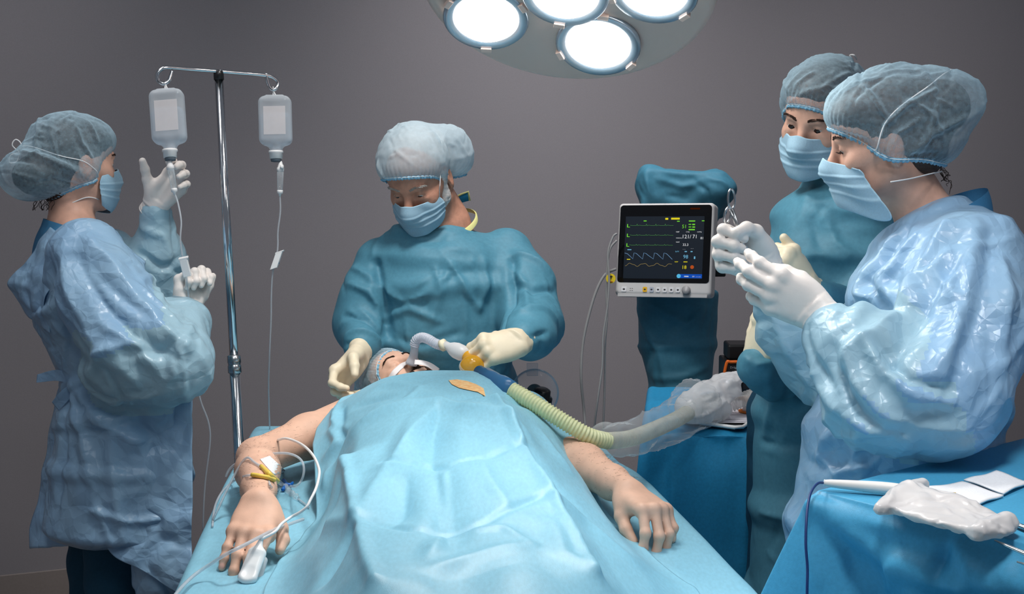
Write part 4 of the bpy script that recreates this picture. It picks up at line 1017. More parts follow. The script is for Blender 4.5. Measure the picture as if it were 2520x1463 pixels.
    glove(t, wrR, fR, dR, True, cR, .98, mat=M['glove_cream'], cuff_to=lerp(wrR, elR, .4), seed=35, cuff_r=(.034, .037, .042)); glove(t, wrL, fL, dL, False, cL, .98, mat=M['glove_cream'], cuff_to=lerp(wrL, elL, .35), thumb=thL, seed=36)
# ------------------------------------------------------------------ nurse in front with the scissors
def nurse_front():
    D = 2.80; foot = A(P(2270, 1000, 2.86)[0], P(2270, 1000, 2.86)[1], 0); fwd = unit(A(-1, -.10, 0)); right = np.cross(fwd, UP)
    t = thing('person', 'person in profile wearing a shiny pale blue plastic gown and holding up steel scissors', 'person', foot)
    Rh = frame(A(-.98, .13, -.18), A(-.12, -.06, 1)); hs = 1.0; th = P(2172, 352, 2.80)
    nk = P(2262, 510, 2.83); hip = A(foot[0] + .0, foot[1], .90)
    shL, elL, wrL = P(2395, 650, 2.64), P(2300, 985, 2.52), P(2014, 768, 2.60)
    shR, elR, wrR = P(2300, 620, 2.98), P(2020, 920, 2.95), P(1886, 640, 2.86)
    S = Sdf(); add_head(S, Rh, th, hs, .75); S.xf()
    S.cone(th + Rh @ A(0, -.025, -.06), nk + A(.02, 0, -.03), .052, .058, .04)
    S.etube([(nk + A(.03, 0, -.08), .10, .06), (P(2310, 740, D), .15, .105), (P(2270, 950, D), .13, .10), (hip, .16, .12)], right, .05)
    for a, b, c in ((shL, elL, wrL), (shR, elR, wrR)): S.chain([a, b, c], [.05, .040, .019], .03)
    legs(S, hip, right, foot)
    fL, dL = unit(A(-.90, .06, .42)), unit(A(-.22, -.95, -.05)); cL = [(26, 28, 14), (28, 30, 16), (32, 34, 18), (38, 38, 20)]
    fR, dR = unit(A(-.90, -.12, .25)), unit(A(-.15, .97, .0)); cR = [(66, 84, 40), (70, 84, 40), (72, 84, 40), (74, 84, 40)]
    thL = [(.020, .016, -.010), (.036, .050, -.026), (.034, .078, -.040), (.028, .100, -.050)]; thR = [(.022, .016, -.010), (.044, .044, -.030), (.046, .068, -.046), (.036, .086, -.058)]
    add_hand(S, hand_frame(fL, dL, False), wrL, 1.03, cL, (3, 0, -3, -6), dr=-.0015, thumb=thL); add_hand(S, hand_frame(fR, dR, True), wrR, 1.08, cR, dr=-.0015, thumb=thR)
    body, BV, BQ = make_body(t, S, M['skin'], .0055); head_bits(t, BV, BQ, Rh, th, hs, .75, M['brow']); bvb = bvh_of(BV, BQ)
    L = lambda p: np.asarray(p) * hs @ Rh.T + th
    for sx in (-1, 1):
        mb = MB()
        for k in range(16):
            u = k / 15 * 2 - 1; c = EYE * A(sx, 1, 1); a = c + A(u * .012, .0125 - .004 * u * u, -.0035 - .001 * u * u)
            mb.tube([L(a), L(a + A(u * .002, .005, -.002)), L(a + A(u * .003, .009, .0005))], [.0005, .0004, .0001], 4)
        mb.build('eyelashes', M['brow'], t)
    S = Sdf(); S.xf(Rh, th, hs); S.ball((0, -.020, .042), (.080, .098, .084), .03).ball((0, .036, .066), (.066, .055, .045), .03).ball((0, -.125, .050), (.050, .050, .050), .05).ball((0, -.07, -.03), (.062, .05, .05), .04)
    V, Q = S.mesh(.006); V = V + normals(V, Q) * (fbm(V @ Rh * A(1, 3, 1), 40, 3) * .0015)[:, None]; mesh_obj('hair', V, Q, M['hair_brown'], t)
    mb = MB()
    for i in range(10):
        a = P(2315, 420 + random.uniform(-15, 15), 2.80); q = [a]
        for k in range(5): q.append(q[-1] + A(random.uniform(-.001, .009) if k < 3 else random.uniform(-.008, .002), random.uniform(-.003, .003), random.uniform(-.012, .002)))
        mb.tube(catmull(q, 4), .0006, 4)
    mb.build('loose_hair', M['hair_brown'], t)
    cap, bvc = make_cap(t, Rh, th, hs, [((0, -.018, .052), (.092, .112, .098), .04), ((0, .036, .068), (.077, .067, .054), .03), ((0, -.130, .055), (.064, .074, .062), .07), ((0, -.065, -.010), (.082, .085, .07), .05), ((-.070, -.014, -.014), (.031, .042, .050), .03)], ((0, -.03, -.018), (0, .46, -.89)), M['cap_b'], M['cap_hem'], 14, .09, .006,
                        strokes=[([(2165, 380), (2180, 310), (2230, 260), (2300, 225)], .010, .008, 'n'), ([(2185, 390), (2210, 330), (2270, 290)], .010, .007), ([(2160, 350), (2120, 330), (2060, 310)], .010, .005), ([(2230, 390), (2290, 330), (2370, 290)], .012, .007), ([(2240, 250), (2290, 280), (2320, 340)], .010, .006), ([(2200, 385), (2300, 380)], .012, -.005), ([(2260, 170), (2300, 220)], .010, .005), ([(2190, 300), (2150, 240), (2120, 210)], .008, .004), ([(2310, 260), (2280, 340), (2260, 390)], .010, .006)])
    # mask tied loosely, hanging open towards the near side
    def hang(G):
        nr, nc = G.shape[:2]
        for i in range(nr):
            v = i / (nr - 1)
            for j in range(nc):
                u = j / (nc - 1) * 2 - 1; s = max(0, -u if SIDE < 0 else u)
                w = sstep(.15, 1, s) * sstep(.25, 1., v)
                G[i, j] += A(SIDE * .034 * w, -.045 * w, -.050 * w)
        return G
    SIDE = -1
    mk, Wg = make_mask(t, Rh, th, hs, 62, top=(-.016, -.036), bot=-.120, seed=7, extra=hang)
    near = 0 if Wg[0, 0][1] < Wg[0, -1][1] else -1
    e0, e1 = Wg[0, near], Wg[-1, near]
    strand('upper_tie', [e0, P(2140, 360, 2.70), P(2165, 330, 2.70), P(2200, 282, 2.70), P(2290, 220, 2.72), P(2318, 210, 2.76), P(2335, 225, 2.78), P(2352, 258, 2.78)], bvc, M['elastic'], mk, .0013)
    strand('lower_tie', [P(2192, 448, 2.68), P(2240, 440, 2.70), P(2290, 428, 2.74), P(2318, 422, 2.78)], bvb, M['elastic'], mk, .0013, snap=False)
    S = Sdf(); S.etube([(nk + A(.06, 0, .005), .080, .078), (nk + A(.05, 0, -.05), .12, .09), (nk + A(.04, 0, -.14), .17, .11)], right, .03)
    V, Q = S.mesh(.008); V, Fc, _ = cut_mesh(V, Q, [(nk + A(.06, 0, .006), unit(A(-.45, 0, 1)))])
    mesh_obj('scrub_top', V, Fc, principled('scrub_blue', srgb(58, 118, 160), .75, .25, noise_s=300, noise_a=.06), t, sub=1)
    trousers_and_shoes(t, hip, right, fwd, foot, M['teal_dark'])
    S = Sdf()
    S.etube([(P(2285, 545, 2.82), .100, .085), (P(2320, 620, 2.81), .190, .130), (P(2315, 740, 2.80), .205, .165), (P(2265, 950, 2.80), .190, .165), (P(2215, 1100, 2.80), .200, .185), (P(2190, 1300, 2.80), .21, .195), (P(2190, 1480, 2.80), .215, .20)], right, .05, caps=.4)
    S.chain([shL + A(.01, .02, -.01), P(2375, 800, 2.58), P(2310, 960, 2.51), P(2190, 960, 2.50), P(2080, 850, 2.555), P(2045, 822, 2.575)], [.100, .112, .112, .095, .064, .043], .05)
    S.ball(P(2200, 1000, 2.52), (.115, .075, .070), .05)
    S.chain([shR, P(2110, 880, 2.96), P(2020, 890, 2.95), P(1944, 810, 2.91), P(1902, 728, 2.88)], [.085, .082, .074, .056, .040], .05)
    st = [([(2330, 560), (2250, 700), (2150, 830), (2090, 880)], .04, .013, 'n'), ([(2350, 640), (2270, 760), (2190, 900), (2170, 960)], .035, -.014), ([(2400, 600), (2380, 750), (2330, 880), (2250, 970)], .04, .013), ([(2440, 560), (2420, 700), (2380, 850), (2350, 950)], .03, -.010),
          ([(2090, 850), (2110, 940), (2200, 1040)], .022, .012), ([(2060, 860), (2080, 960), (2140, 1040)], .02, -.010), ([(2120, 830), (2180, 920), (2260, 980), (2340, 990)], .022, .014), ([(2170, 850), (2230, 940), (2330, 960)], .018, -.012), ([(2010, 930), (2060, 1000), (2160, 1060)], .025, .009),
          ([(2250, 590), (2160, 700), (2100, 800)], .03, .010), ([(2220, 580), (2130, 690), (2070, 780)], .025, -.010), ([(2190, 590), (2110, 720), (2060, 780)], .02, .009), ([(2060, 1010), (2030, 1080), (2010, 1140)], .02, .008), ([(2130, 1040), (2110, 1110), (2060, 1170)], .018, .008), ([(2020, 1130), (2060, 1170), (2130, 1150)], .014, .007),
          ([(1900, 760), (1930, 850), (1990, 950)], .02, .009), ([(1870, 790), (1890, 880), (1940, 960)], .02, -.008), ([(2340, 620), (2300, 660), (2320, 700)], .014, .008), ([(2300, 650), (2260, 680), (2280, 720)], .012, -.007), ([(2380, 640), (2340, 700), (2350, 760)], .012, .008), ([(2460, 640), (2480, 760), (2460, 900)], .03, .009)]
    make_gown(t, 'gown', S, M['film_blue'], .0085, .055, .005, 15., 60, 41, st, [(nk, .05), (wrL, .05), (wrR, .05)], folds=[((70, lambda p: unit(A(-.55, -.1, -.8))), dict(seed=33, where=lambda V: V[:, 2] > 1.0)), ((30, lambda p: A(-.1, 0, -1)), dict(seed=34, where=lambda V: V[:, 2] < 1.02)), ((80, lambda p: A(-.3, 0, -.4)), dict(seed=36, jit=.9, length=(.04, .14), width=(.009, .015), height=(.004, .008)))], lim=(-.016, .026), mat2=M['film_sleeve'], sleeves=[([P(2230, 1010, 2.51), P(2130, 900, 2.53), wrL], .135), ([P(2020, 890, 2.95), P(1944, 810, 2.91), wrR], .125)])
    glove(t, wrL, fL, dL, False, cL, 1.03, (3, 0, -3, -6), cuff_to=P(2052, 826, 2.575), thumb=thL, seed=37, cuff_r=(.038, .044, .050)); glove(t, wrR, fR, dR, True, cR, 1.08, cuff_to=P(1908, 715, 2.88), thumb=thR, seed=38)
# ------------------------------------------------------------------ patient
def patient():
    t = thing('person', 'bearded person lying asleep on the operating table under the blue drape with both arms bare', 'person', (-.13, 2.85, BED_Z))
    hs = .94; th = P(984, 955, 3.83); Rh = frame(A(.16, -.30, .94), A(-.72, .66, .10)); L = lambda p: np.asarray(p) * hs @ Rh.T + th
    S = Sdf(); add_head(S, Rh, th, hs, 0, shut=True, nose=1.1); S.xf()
    nk = A(-.17, 3.60, .845)
    S.cone(L((0, -.02, -.07)), nk, .052, .056, .03)
    S.etube([(A(-.17, 3.58, .845), .15, .075), (A(-.155, 3.42, .865), .185, .105), (A(-.14, 3.15, .86), .17, .105), (A(-.125, 2.9, .845), .155, .09), (A(-.11, 2.65, .85), .17, .085)], A(1, 0, 0), .05)
    for sx in (-1, 1): S.chain([A(-.11 + sx * .085, 2.66, .84), A(-.095 + sx * .095, 2.22, .825), A(-.08 + sx * .09, 1.84, .81)], [.076, .055, .04], .03)
    for sx in (-1, 1): S.cone(A(-.08 + sx * .09, 1.86, .80), A(-.08 + sx * .11, 1.80, .86), .032, .026, .02)
    # right arm of the patient (left in view)
    a0, a1, a2 = ARM_L
    S.chain([a0, lerp(a0, a1, .55), a1], [.056, .050, .044], .03); S.chain([a1, lerp(a1, a2, .32), lerp(a1, a2, .75), a2], [.044, .047, .034, .029], .02)
    fA = unit(PZ(598, 1385, .775) - a2); dA = A(.05, -.25, 1)
    cA = [(1, 12, 6), (10, 14, 8), (12, 16, 8), (10, 16, 8)]
    thA = [(.022, .016, -.010), (.044, .044, -.022), (.052, .070, -.026), (.050, .094, -.028)]
    RA = hand_frame(fA, dA, True); add_hand(S, RA, a2, 1.13, cA, (-9, -2, -4, -8), thA); S.xf()
    b0, b1, b2 = ARM_R
    S.chain([b0, lerp(b0, b1, .55), b1], [.056, .050, .045], .03); S.chain([b1, lerp(b1, b2, .32), lerp(b1, b2, .75), b2], [.045, .048, .035, .030], .02)
    fB = unit(P(1614, 1256, 2.875) - b2); dB = unit(A(.30, -.25, .95)); cB = [(48, 34, 18), (50, 36, 20), (48, 40, 22), (46, 44, 24)]
    thB = [(.020, .016, -.012), (.038, .044, -.030), (.040, .068, -.046), (.034, .090, -.060)]
    RB = hand_frame(fB, dB, False); add_hand(S, RB, b2, 1.13, cB, (10, 2, -6, -14), thB); S.xf()
    V, Q = S.mesh(.0048); o = mesh_obj('body', V, Q, M['skin_arm'], t); bvb = bvh_of(V, Q); head_bits(t, V, Q, Rh, th, hs, 0, M['beard'], True)
    # nails
    for R_, w, c, sp, thb, nm in ((RA, a2, cA, (-9, -2, -4, -8), thA, 0), (RB, b2, cB, (10, 2, -6, -14), thB, 0)):
        fp, _ = hand_points(c, sp, thb)
        for pts, r in zip(fp, FR):
            d = unit(pts[3] - pts[2]); n = unit(np.cross(np.cross(d, A(0, 0, 1)), d)); xx = np.cross(d, n); G = np.zeros((7, 7, 3))
            for i in range(7):
                for j in range(7):
                    u, v = i / 6 * 2 - 1, j / 6 * 2 - 1; q = pts[3] - d * (.0065 - .0058 * u) + xx * v * r[3] * .78 * (1 - .12 * u * u) + n * (math.sqrt(max(0, 1 - .55 * v * v)) * r[3] * 1.04 - .0012 * max(0, u) ** 2)
                    G[i, j] = (q * 1.13) @ R_.T + w
            MB().grid(G).build('fingernail', M['nail'], t)
    # fine dark hair on the forearms
    hm = principled('arm_hair', srgb(96, 64, 46), .6, .3); rng = random.Random(5); hb = MB()
    for (e0, e1, w_) in ((a0, a1, a2), (b0, b1, b2)):
        for k in range(420):
            u = rng.uniform(-.35, 1.0); q0 = lerp(e1, w_, u) if u > 0 else lerp(e1, e0, -u); an = rng.uniform(-2.0, 2.0); ax_ = unit(w_ - e1); si = unit(np.cross(ax_, UP)); o_ = q0 + (si * math.sin(an) + unit(np.cross(si, ax_)) * math.cos(an)) * .12
            h_ = bvb.ray_cast(Vector(o_), Vector(q0 - o_).normalized())
            if h_[0] is None: continue
            p_ = np.array(h_[0]); n_ = np.array(h_[1]); g_ = unit(ax_ * 1.0 + si * rng.gauss(0, .5) + n_ * .25); l_ = rng.uniform(.008, .016)
            hb.tube([p_ - n_ * .0005, p_ + g_ * l_ * .5 + n_ * .0012, p_ + g_ * l_ + n_ * .0008], [.00017, .00015, .00007], 3)
    oh = hb.build('arm_hair', hm, t); oh['kind'] = 'stuff'
    # beard, moustache, hair, closed lashes, cap
    S2 = Sdf(); S2.xf(Rh, th, hs)
    S2.ball((0, .066, -.098), (.030, .026, .024), .02)
    for sx in (-1, 1): S2.cone((sx * .020, .076, -.088), (sx * .054, .022, -.060), .018, .014, .02).cone((sx * .054, .022, -.060), (sx * .064, .01, -.01), .013, .009, .02).cone((sx * .004, .0925, -.0545), (sx * .026, .083, -.064), .0058, .0055, .01).cone((sx * .026, .083, -.064), (sx * .024, .078, -.09), .007, .012, .01)
    Vb, Qb = S2.mesh(.0032); Vb = Vb + normals(Vb, Qb) * (fbm(Vb, 220, 3) * .0018)[:, None]; mesh_obj('beard', Vb, Qb, M['beard'], t)
    S2 = Sdf(); S2.xf(Rh, th, hs); S2.ball((0, -.022, .040), (.077, .093, .083), .03); Vb, Qb = S2.mesh(.006); mesh_obj('hair', Vb, Qb, M['hair_brown'], t)
    make_cap(t, Rh, th, hs, [((0, -.016, .050), (.094, .112, .096), .04)], ((0, .03, .022), (0, .56, -.83)), M['cap_b'], M['cap_hem'], 22, .08, .006)
    # stretch of painted skin showing through the opening of the drape
    if 'DRV' in globals():
        bd = bvh_of(DRV, DRQ); top = [(1104, 938), (1125, 936), (1150, 940), (1172, 948), (1190, 958)]; bot = [(1112, 948), (1130, 957), (1152, 962), (1176, 967), (1195, 978)]
        rows = []
        for k in range(13):
            u = k / 12 * 4; i = min(3, int(u)); a = lerp(A(*top[i]), A(*top[i + 1]), u - i); b = lerp(A(*bot[i]), A(*bot[i + 1]), u - i)
            rows.append([cast(bd, *lerp(a, b, w)) + A(0, -.0006, .0018) for w in np.linspace(0, 1, 7)])
        om = principled('iodine_skin', srgb(240, 166, 82), .35, .5, noise_s=110, noise_a=.35, col2=srgb(255, 220, 160), detail=8)
        MB().grid(np.array(rows)).build('painted_skin', om, t)
    return bvb, RA, RB
# ------------------------------------------------------------------ small helpers for props
class Scene3:
    """what already lies on the table, to lay things on"""
    def __init__(s): s.b = []
    def add(s, V, Q): s.b.append(bvh_of(V, Q))
    def add_obj(s, o):
        me = o.data; V = np.array([o.matrix_world @ v.co for v in me.vertices]) if o.parent is None else np.array([v.co for v in me.vertices])
        off = np.zeros(3); q = o
        while q is not None: off += np.array(q.location); q = q.parent
        V = np.array([v.co[:] for v in me.vertices]) + off
        s.b.append(BVHTree.FromPolygons([tuple(v) for v in V], [tuple(p.vertices) for p in me.polygons]))
    def on(s, px, py, off=.004):
        best = None; o = np.array([0, 0, CAM_Z])
        for b in s.b:
            h = cast(b, px, py)
            if h is not None and (best is None or np.linalg.norm(h - o) < np.linalg.norm(best - o)): best = h
        if best is None: return None
        return best + unit(o - best) * off * .6 + A(0, 0, off * .6)
    def path(s, pts, off=.004, n=6, sm=6):
        q = [s.on(*p[:2], off) if len(p) == 2 else P(*p) for p in pts]; q = [p for p in q if p is not None]
        c = np.array(catmull(q, n))
        for _ in range(sm): c[1:-1] = (c[:-2] + 2 * c[1:-1] + c[2:]) / 4
        return list(c)
LAY = Scene3(); LAYF = Scene3()
def ribbon(name, pts, ups, w, mat, parent, th=.0008):
    G = []
    for i, p in enumerate(pts):
        t = unit(pts[min(i + 1, len(pts) - 1)] - pts[max(i - 1, 0)]); sdir = unit(np.cross(t, ups[i])); ww = w if np.isscalar(w) else w[i]
        G.append([p + sdir * ww * k + ups[i] * 0 for k in np.linspace(-1, 1, 7)])
    o = MB().grid(np.array(G)).build(name, mat, parent); m = o.modifiers.new('thick', 'SOLIDIFY'); m.thickness = th; m.offset = 1; return o
def corrugated(name, pts, r, mat, parent, pitch=.0055, amp=.1, n=20):
    c = np.array(catmull(pts, 30)); d = np.concatenate([[0], np.cumsum(np.linalg.norm(np.diff(c, axis=0), axis=1))]); L = d[-1]; m = int(L / pitch * 6)
    q = np.stack([np.interp(np.linspace(0, L, m), d, c[:, a]) for a in range(3)], 1)
    rr = [r * (1 + amp * math.sin(2 * math.pi * i / 6)) for i in range(m)]
    return MB().tube(list(q), rr, n).build(name, mat, parent)
def text_obj(s, mat, parent, origin, X, Y, size, off, name='lettering', align='LEFT'):
    cu = bpy.data.curves.new('lettering', 'FONT'); cu.body = s; cu.size = 1.0; cu.align_x = align; cu.resolution_u = 2
    o = bpy.data.objects.new('tmp', cu); COL.objects.link(o); dg = bpy.context.evaluated_depsgraph_get(); me = bpy.data.meshes.new_from_object(o.evaluated_get(dg))
    V = np.array([v.co[:] for v in me.vertices]); Fc = [tuple(p.vertices) for p in me.polygons]; bpy.data.objects.remove(o); bpy.data.meshes.remove(me); bpy.data.curves.remove(cu)
    N = np.cross(X, Y); W = origin + np.outer(V[:, 0] * size, X) + np.outer(V[:, 1] * size, Y) + N * off
    return mesh_obj(name, W, Fc, mat, parent, smooth=False)
def clear(name, col=(1, 1, 1, 1), opac=.25, rough=.08, edge=.5, na=.04): return film(name, col, opac, rough, 20, na, edge)
# ------------------------------------------------------------------ drip stand, bottles and giving sets
HK_L, HK_R = P(408, 205, 3.66), P(672, 219, 3.80)
def iv_stand():
    top = P(538, 180, 3.74); low = P(588, 1110, 3.74); d = unit(low - top); base = top + d * (top[2] / -d[2])
    t = thing('drip_stand', 'chrome drip stand with two hooked arms and a bottle on each', 'stand', base * A(1, 1, 0))
    col = P(577, 897, 3.74)
    MB().tube([top, col], .0115, 20).build('upper_pole', M['chrome'], t); MB().tube([col, base + A(0, 0, .06)], .0145, 20).build('lower_pole', M['chrome'], t)
    MB().lathe([(.0148, -.024), (.018, -.022), (.018, -.004), (.0165, -.002), (.0165, .002), (.018, .004), (.018, .022), (.0125, .025)], col, -d, 24).build('height_collar', M['steel'], t)
    MB().lathe([(.0118, -.018), (.0135, -.018), (.0135, .004), (.011, .006)], top, -d, 20).build('pole_cap', principled('black_cap', srgb(30, 30, 32), .3), t)
    L = [P(538, 176, 3.735), P(470, 171, 3.70), P(415, 167, 3.665), P(397, 171, 3.655), P(387, 184, 3.652), P(390, 199, 3.655), P(403, 207, 3.66), P(415, 200, 3.664), P(420, 188, 3.667), P(424, 176, 3.67)]
    R_ = [P(538, 176, 3.735), P(600, 181, 3.765), P(655, 186, 3.79), P(676, 194, 3.80), P(685, 206, 3.805), P(680, 218, 3.80), P(671, 221, 3.798), P(663, 213, 3.795), P(658, 198, 3.792), P(655, 181, 3.79)]
    MB().tube(catmull(L, 8), .0052, 12).build('hook_arm', M['chrome'], t); MB().tube(catmull(R_, 8), .0052, 12).build('hook_arm', M['chrome'], t)
    blk = principled('caster_black', srgb(30, 30, 32), .5)
    for k in range(5):
        a = 2 * math.pi * k / 5 + .3; e = base * A(1, 1, 0) + A(math.cos(a) * .26, math.sin(a) * .26, .075); l = MB().tube([base + A(0, 0, .11), lerp(base + A(0, 0, .11), e, .5) + A(0, 0, .01), e], .011, 10).build('base_leg', M['chrome'], t)
        MB().lathe([(.01, -.012), (.027, -.011), (.027, .011), (.01, .012)], e * A(1, 1, 0) + A(0, 0, .028), A(-math.sin(a), math.cos(a), 0), 20).build('caster', blk, l)
    MB().lathe([(.03, 0), (.03, .05), (.016, .07)], base * A(1, 1, 0) + A(0, 0, .08), (0, 0, 1), 20).build('base_hub', M['chrome'], t)
def bottle(hook, pt, pb, label, w=.0435, dp=.027, lvl=.3):
    pt, pb = np.asarray(pt), np.asarray(pb); ax = unit(pb - pt); Hh = np.linalg.norm(pb - pt); X = unit(A(1, .05, 0) - ax * ax[0]); Y = np.cross(ax, X)
    if Y[1] > 0: pass
    else: Y = -Y
    R = np.stack([X, Y, ax], 1); t = thing('infusion_bottle', label, 'bottle', (pt + pb) / 2)
    S = Sdf(); S.xf(R, pt); S.box((0, 0, Hh * .44), (w, dp, Hh * .44), .018, .01).cone((0, 0, Hh * .86), (0, 0, Hh * 1.01), .017, .0155, k=.018)
    S.box((0, 0, .001), (.024, .012, .004), .003, .004)
    V, Q = S.mesh(.0032); mesh_obj('bottle_body', V, Q, BOT, t)
    S = Sdf(); S.xf(R, pt); S.box((0, 0, Hh * (.44 + lvl / 2)), (w - .003, dp - .003, Hh * (.44 - lvl / 2)), .014, .004).cone((0, 0, Hh * .86), (0, 0, Hh * .99), .0145, .013, k=.014)
    V, Q = S.mesh(.0034); lq = mesh_obj('saline', V, Q, LIQ, t)
    G = np.array([[pt + R @ A(lerp(-.028, .030, u), -dp * 1.02 - .0004, lerp(Hh * .20, Hh * .70, v)) for u in np.linspace(0, 1, 6)] for v in np.linspace(0, 1, 6)])
    MB().grid(G).build('label', LAB, t)
    MB().lathe([(.013, -.004), (.0195, -.004), (.0200, .001), (.0175, .003), (.0170, .017), (.013, .018)], pt + ax * Hh * 1.0, ax, 28).build('neck_ring', M['white'], t)
    MB().lathe([(.014, .018), (.0145, .019), (.0135, .025), (.008, .026)], pt + ax * Hh, ax, 24).build('stopper', principled('grey_rubber', srgb(92, 104, 114), .6), t)
    MB().tube(catmull([pt + X * .004, hook - A(0, .002, .004), hook + A(0, .003, .004), pt - X * .004], 6), .0020, 8).build('hanger_loop', M['elastic'], t)
    return pt + ax * (Hh + .026), ax
def giving_set(start, ax, label, px_ch, path, clamp, r=.0021, wheel=False):
    c0, c1 = px_ch; X = unit(c1 - c0)
    t = thing('giving_set', label, 'drip line', (c0 + c1) / 2)
    MB().lathe([(.0035, 0), (.005, .004), (.0078, .016), (.0098, .018), (.0098, .027), (.008, .028)], c0 - X * .026, X, 24).build('spike', M['white'], t)
    MB().lathe([(.0090, 0), (.0072, np.linalg.norm(c1 - c0))], c0, X, 24).build('drip_chamber', CLR, t)
    MB().lathe([(.0076, -.006), (.0082, -.005), (.0080, .002), (.004, .004), (.003, .011)], c1, X, 20).build('chamber_end', M['white'], t)
    MB().tube(catmull([c1 + X * .008] + path, 8), r, 10).build('tubing', TUB, t)
    if clamp is not None:
        c, d, xs = clamp; R = np.stack([xs, np.cross(d, xs), d], 1); b = MB()
        for sx in (-1, 1): b.box(c + R @ A(sx * .0085, 0, 0), A(.0014, .008, .024), R)
        b.box(c + R @ A(0, .0075, 0), A(.009, .0012, .024), R); b.box(c + R @ A(.001, 0, -.023), A(.012, .009, .0018), R); o = b.build('roller_clamp', M['white'], t, smooth=False, bevel=.0006)
        MB().lathe([(.003, -.006), (.0075, -.006), (.0075, .006), (.003, .006)], c + R @ A(0, -.002, .004), xs, 20).build('wheel', principled('wheel_blue', srgb(60, 150, 200), .4) if wheel else M['white'], o)
    return t
def iv_set():
    global BOT, LIQ, LAB, CLR, TUB
    BOT = film('bottle_plastic', srgb(236, 244, 250), .30, .25, 12, .04, .5); LIQ = film('saline', srgb(206, 222, 238), .16, .15, 12, .03, .3); LAB = film('paper_label', srgb(255, 246, 244), .52, .6, 30, .05, .1)
    CLR = clear('clear_chamber', srgb(225, 235, 240), .16, .05, .6); TUB = film('clear_tubing', srgb(220, 226, 232), .45, .15, 20, .04, .5)
    iv_stand()
    e, ax = bottle(HK_L, P(409, 222, 3.655), P(418, 372, 3.64), 'left infusion bottle, held from behind at its neck by a gloved hand')
    giving_set(e, ax, 'clear drip line from the left bottle, its white clamp in a gloved hand', (P(420, 416, 3.635), P(429, 470, 3.63)), [P(438, 500, 3.62), P(446, 545, 3.60), P(444, 592, 3.59), P(452, 650, 3.60), P(460, 690, 3.62), P(470, 800, 3.68), P(480, 900, 3.72), P(492, 980, 3.72), P(513, 1040, 3.72), P(517, 1090, 3.72), P(505, 1190, 3.72), P(500, 1290, 3.72), P(502, 1350, 3.74), P(520, 1440, 3.76)],
               (P(456, 657, 3.585), unit(P(458, 675, 3.60) - P(449, 640, 3.59)), unit(A(1, .1, .2))))
    e, ax = bottle(HK_R, P(676, 237, 3.80), P(679, 375, 3.80), 'right infusion bottle hanging free from the drip stand')
    t = giving_set(e, ax, 'clear drip line hanging from the right bottle with a white and blue clamp', (P(690, 421, 3.80), P(689, 474, 3.80)), [P(690, 520, 3.80), P(684, 570, 3.80), P(683, 615, 3.80), P(672, 665, 3.80), P(668, 720, 3.81), P(667, 790, 3.82), P(663, 880, 3.84), P(661, 960, 3.88), P(664, 1060, 3.95), P(668, 1150, 4.0)],
               (P(681, 641, 3.795), unit(P(670, 668, 3.80) - P(688, 615, 3.80)), unit(A(1, 0, .35))), wheel=True)
    MB().lathe([(.002, -.004), (.006, -.003), (.006, .003), (.002, .004)], P(694, 411, 3.79), A(1, -.3, .1), 12).build('air_vent', M['white'], t)
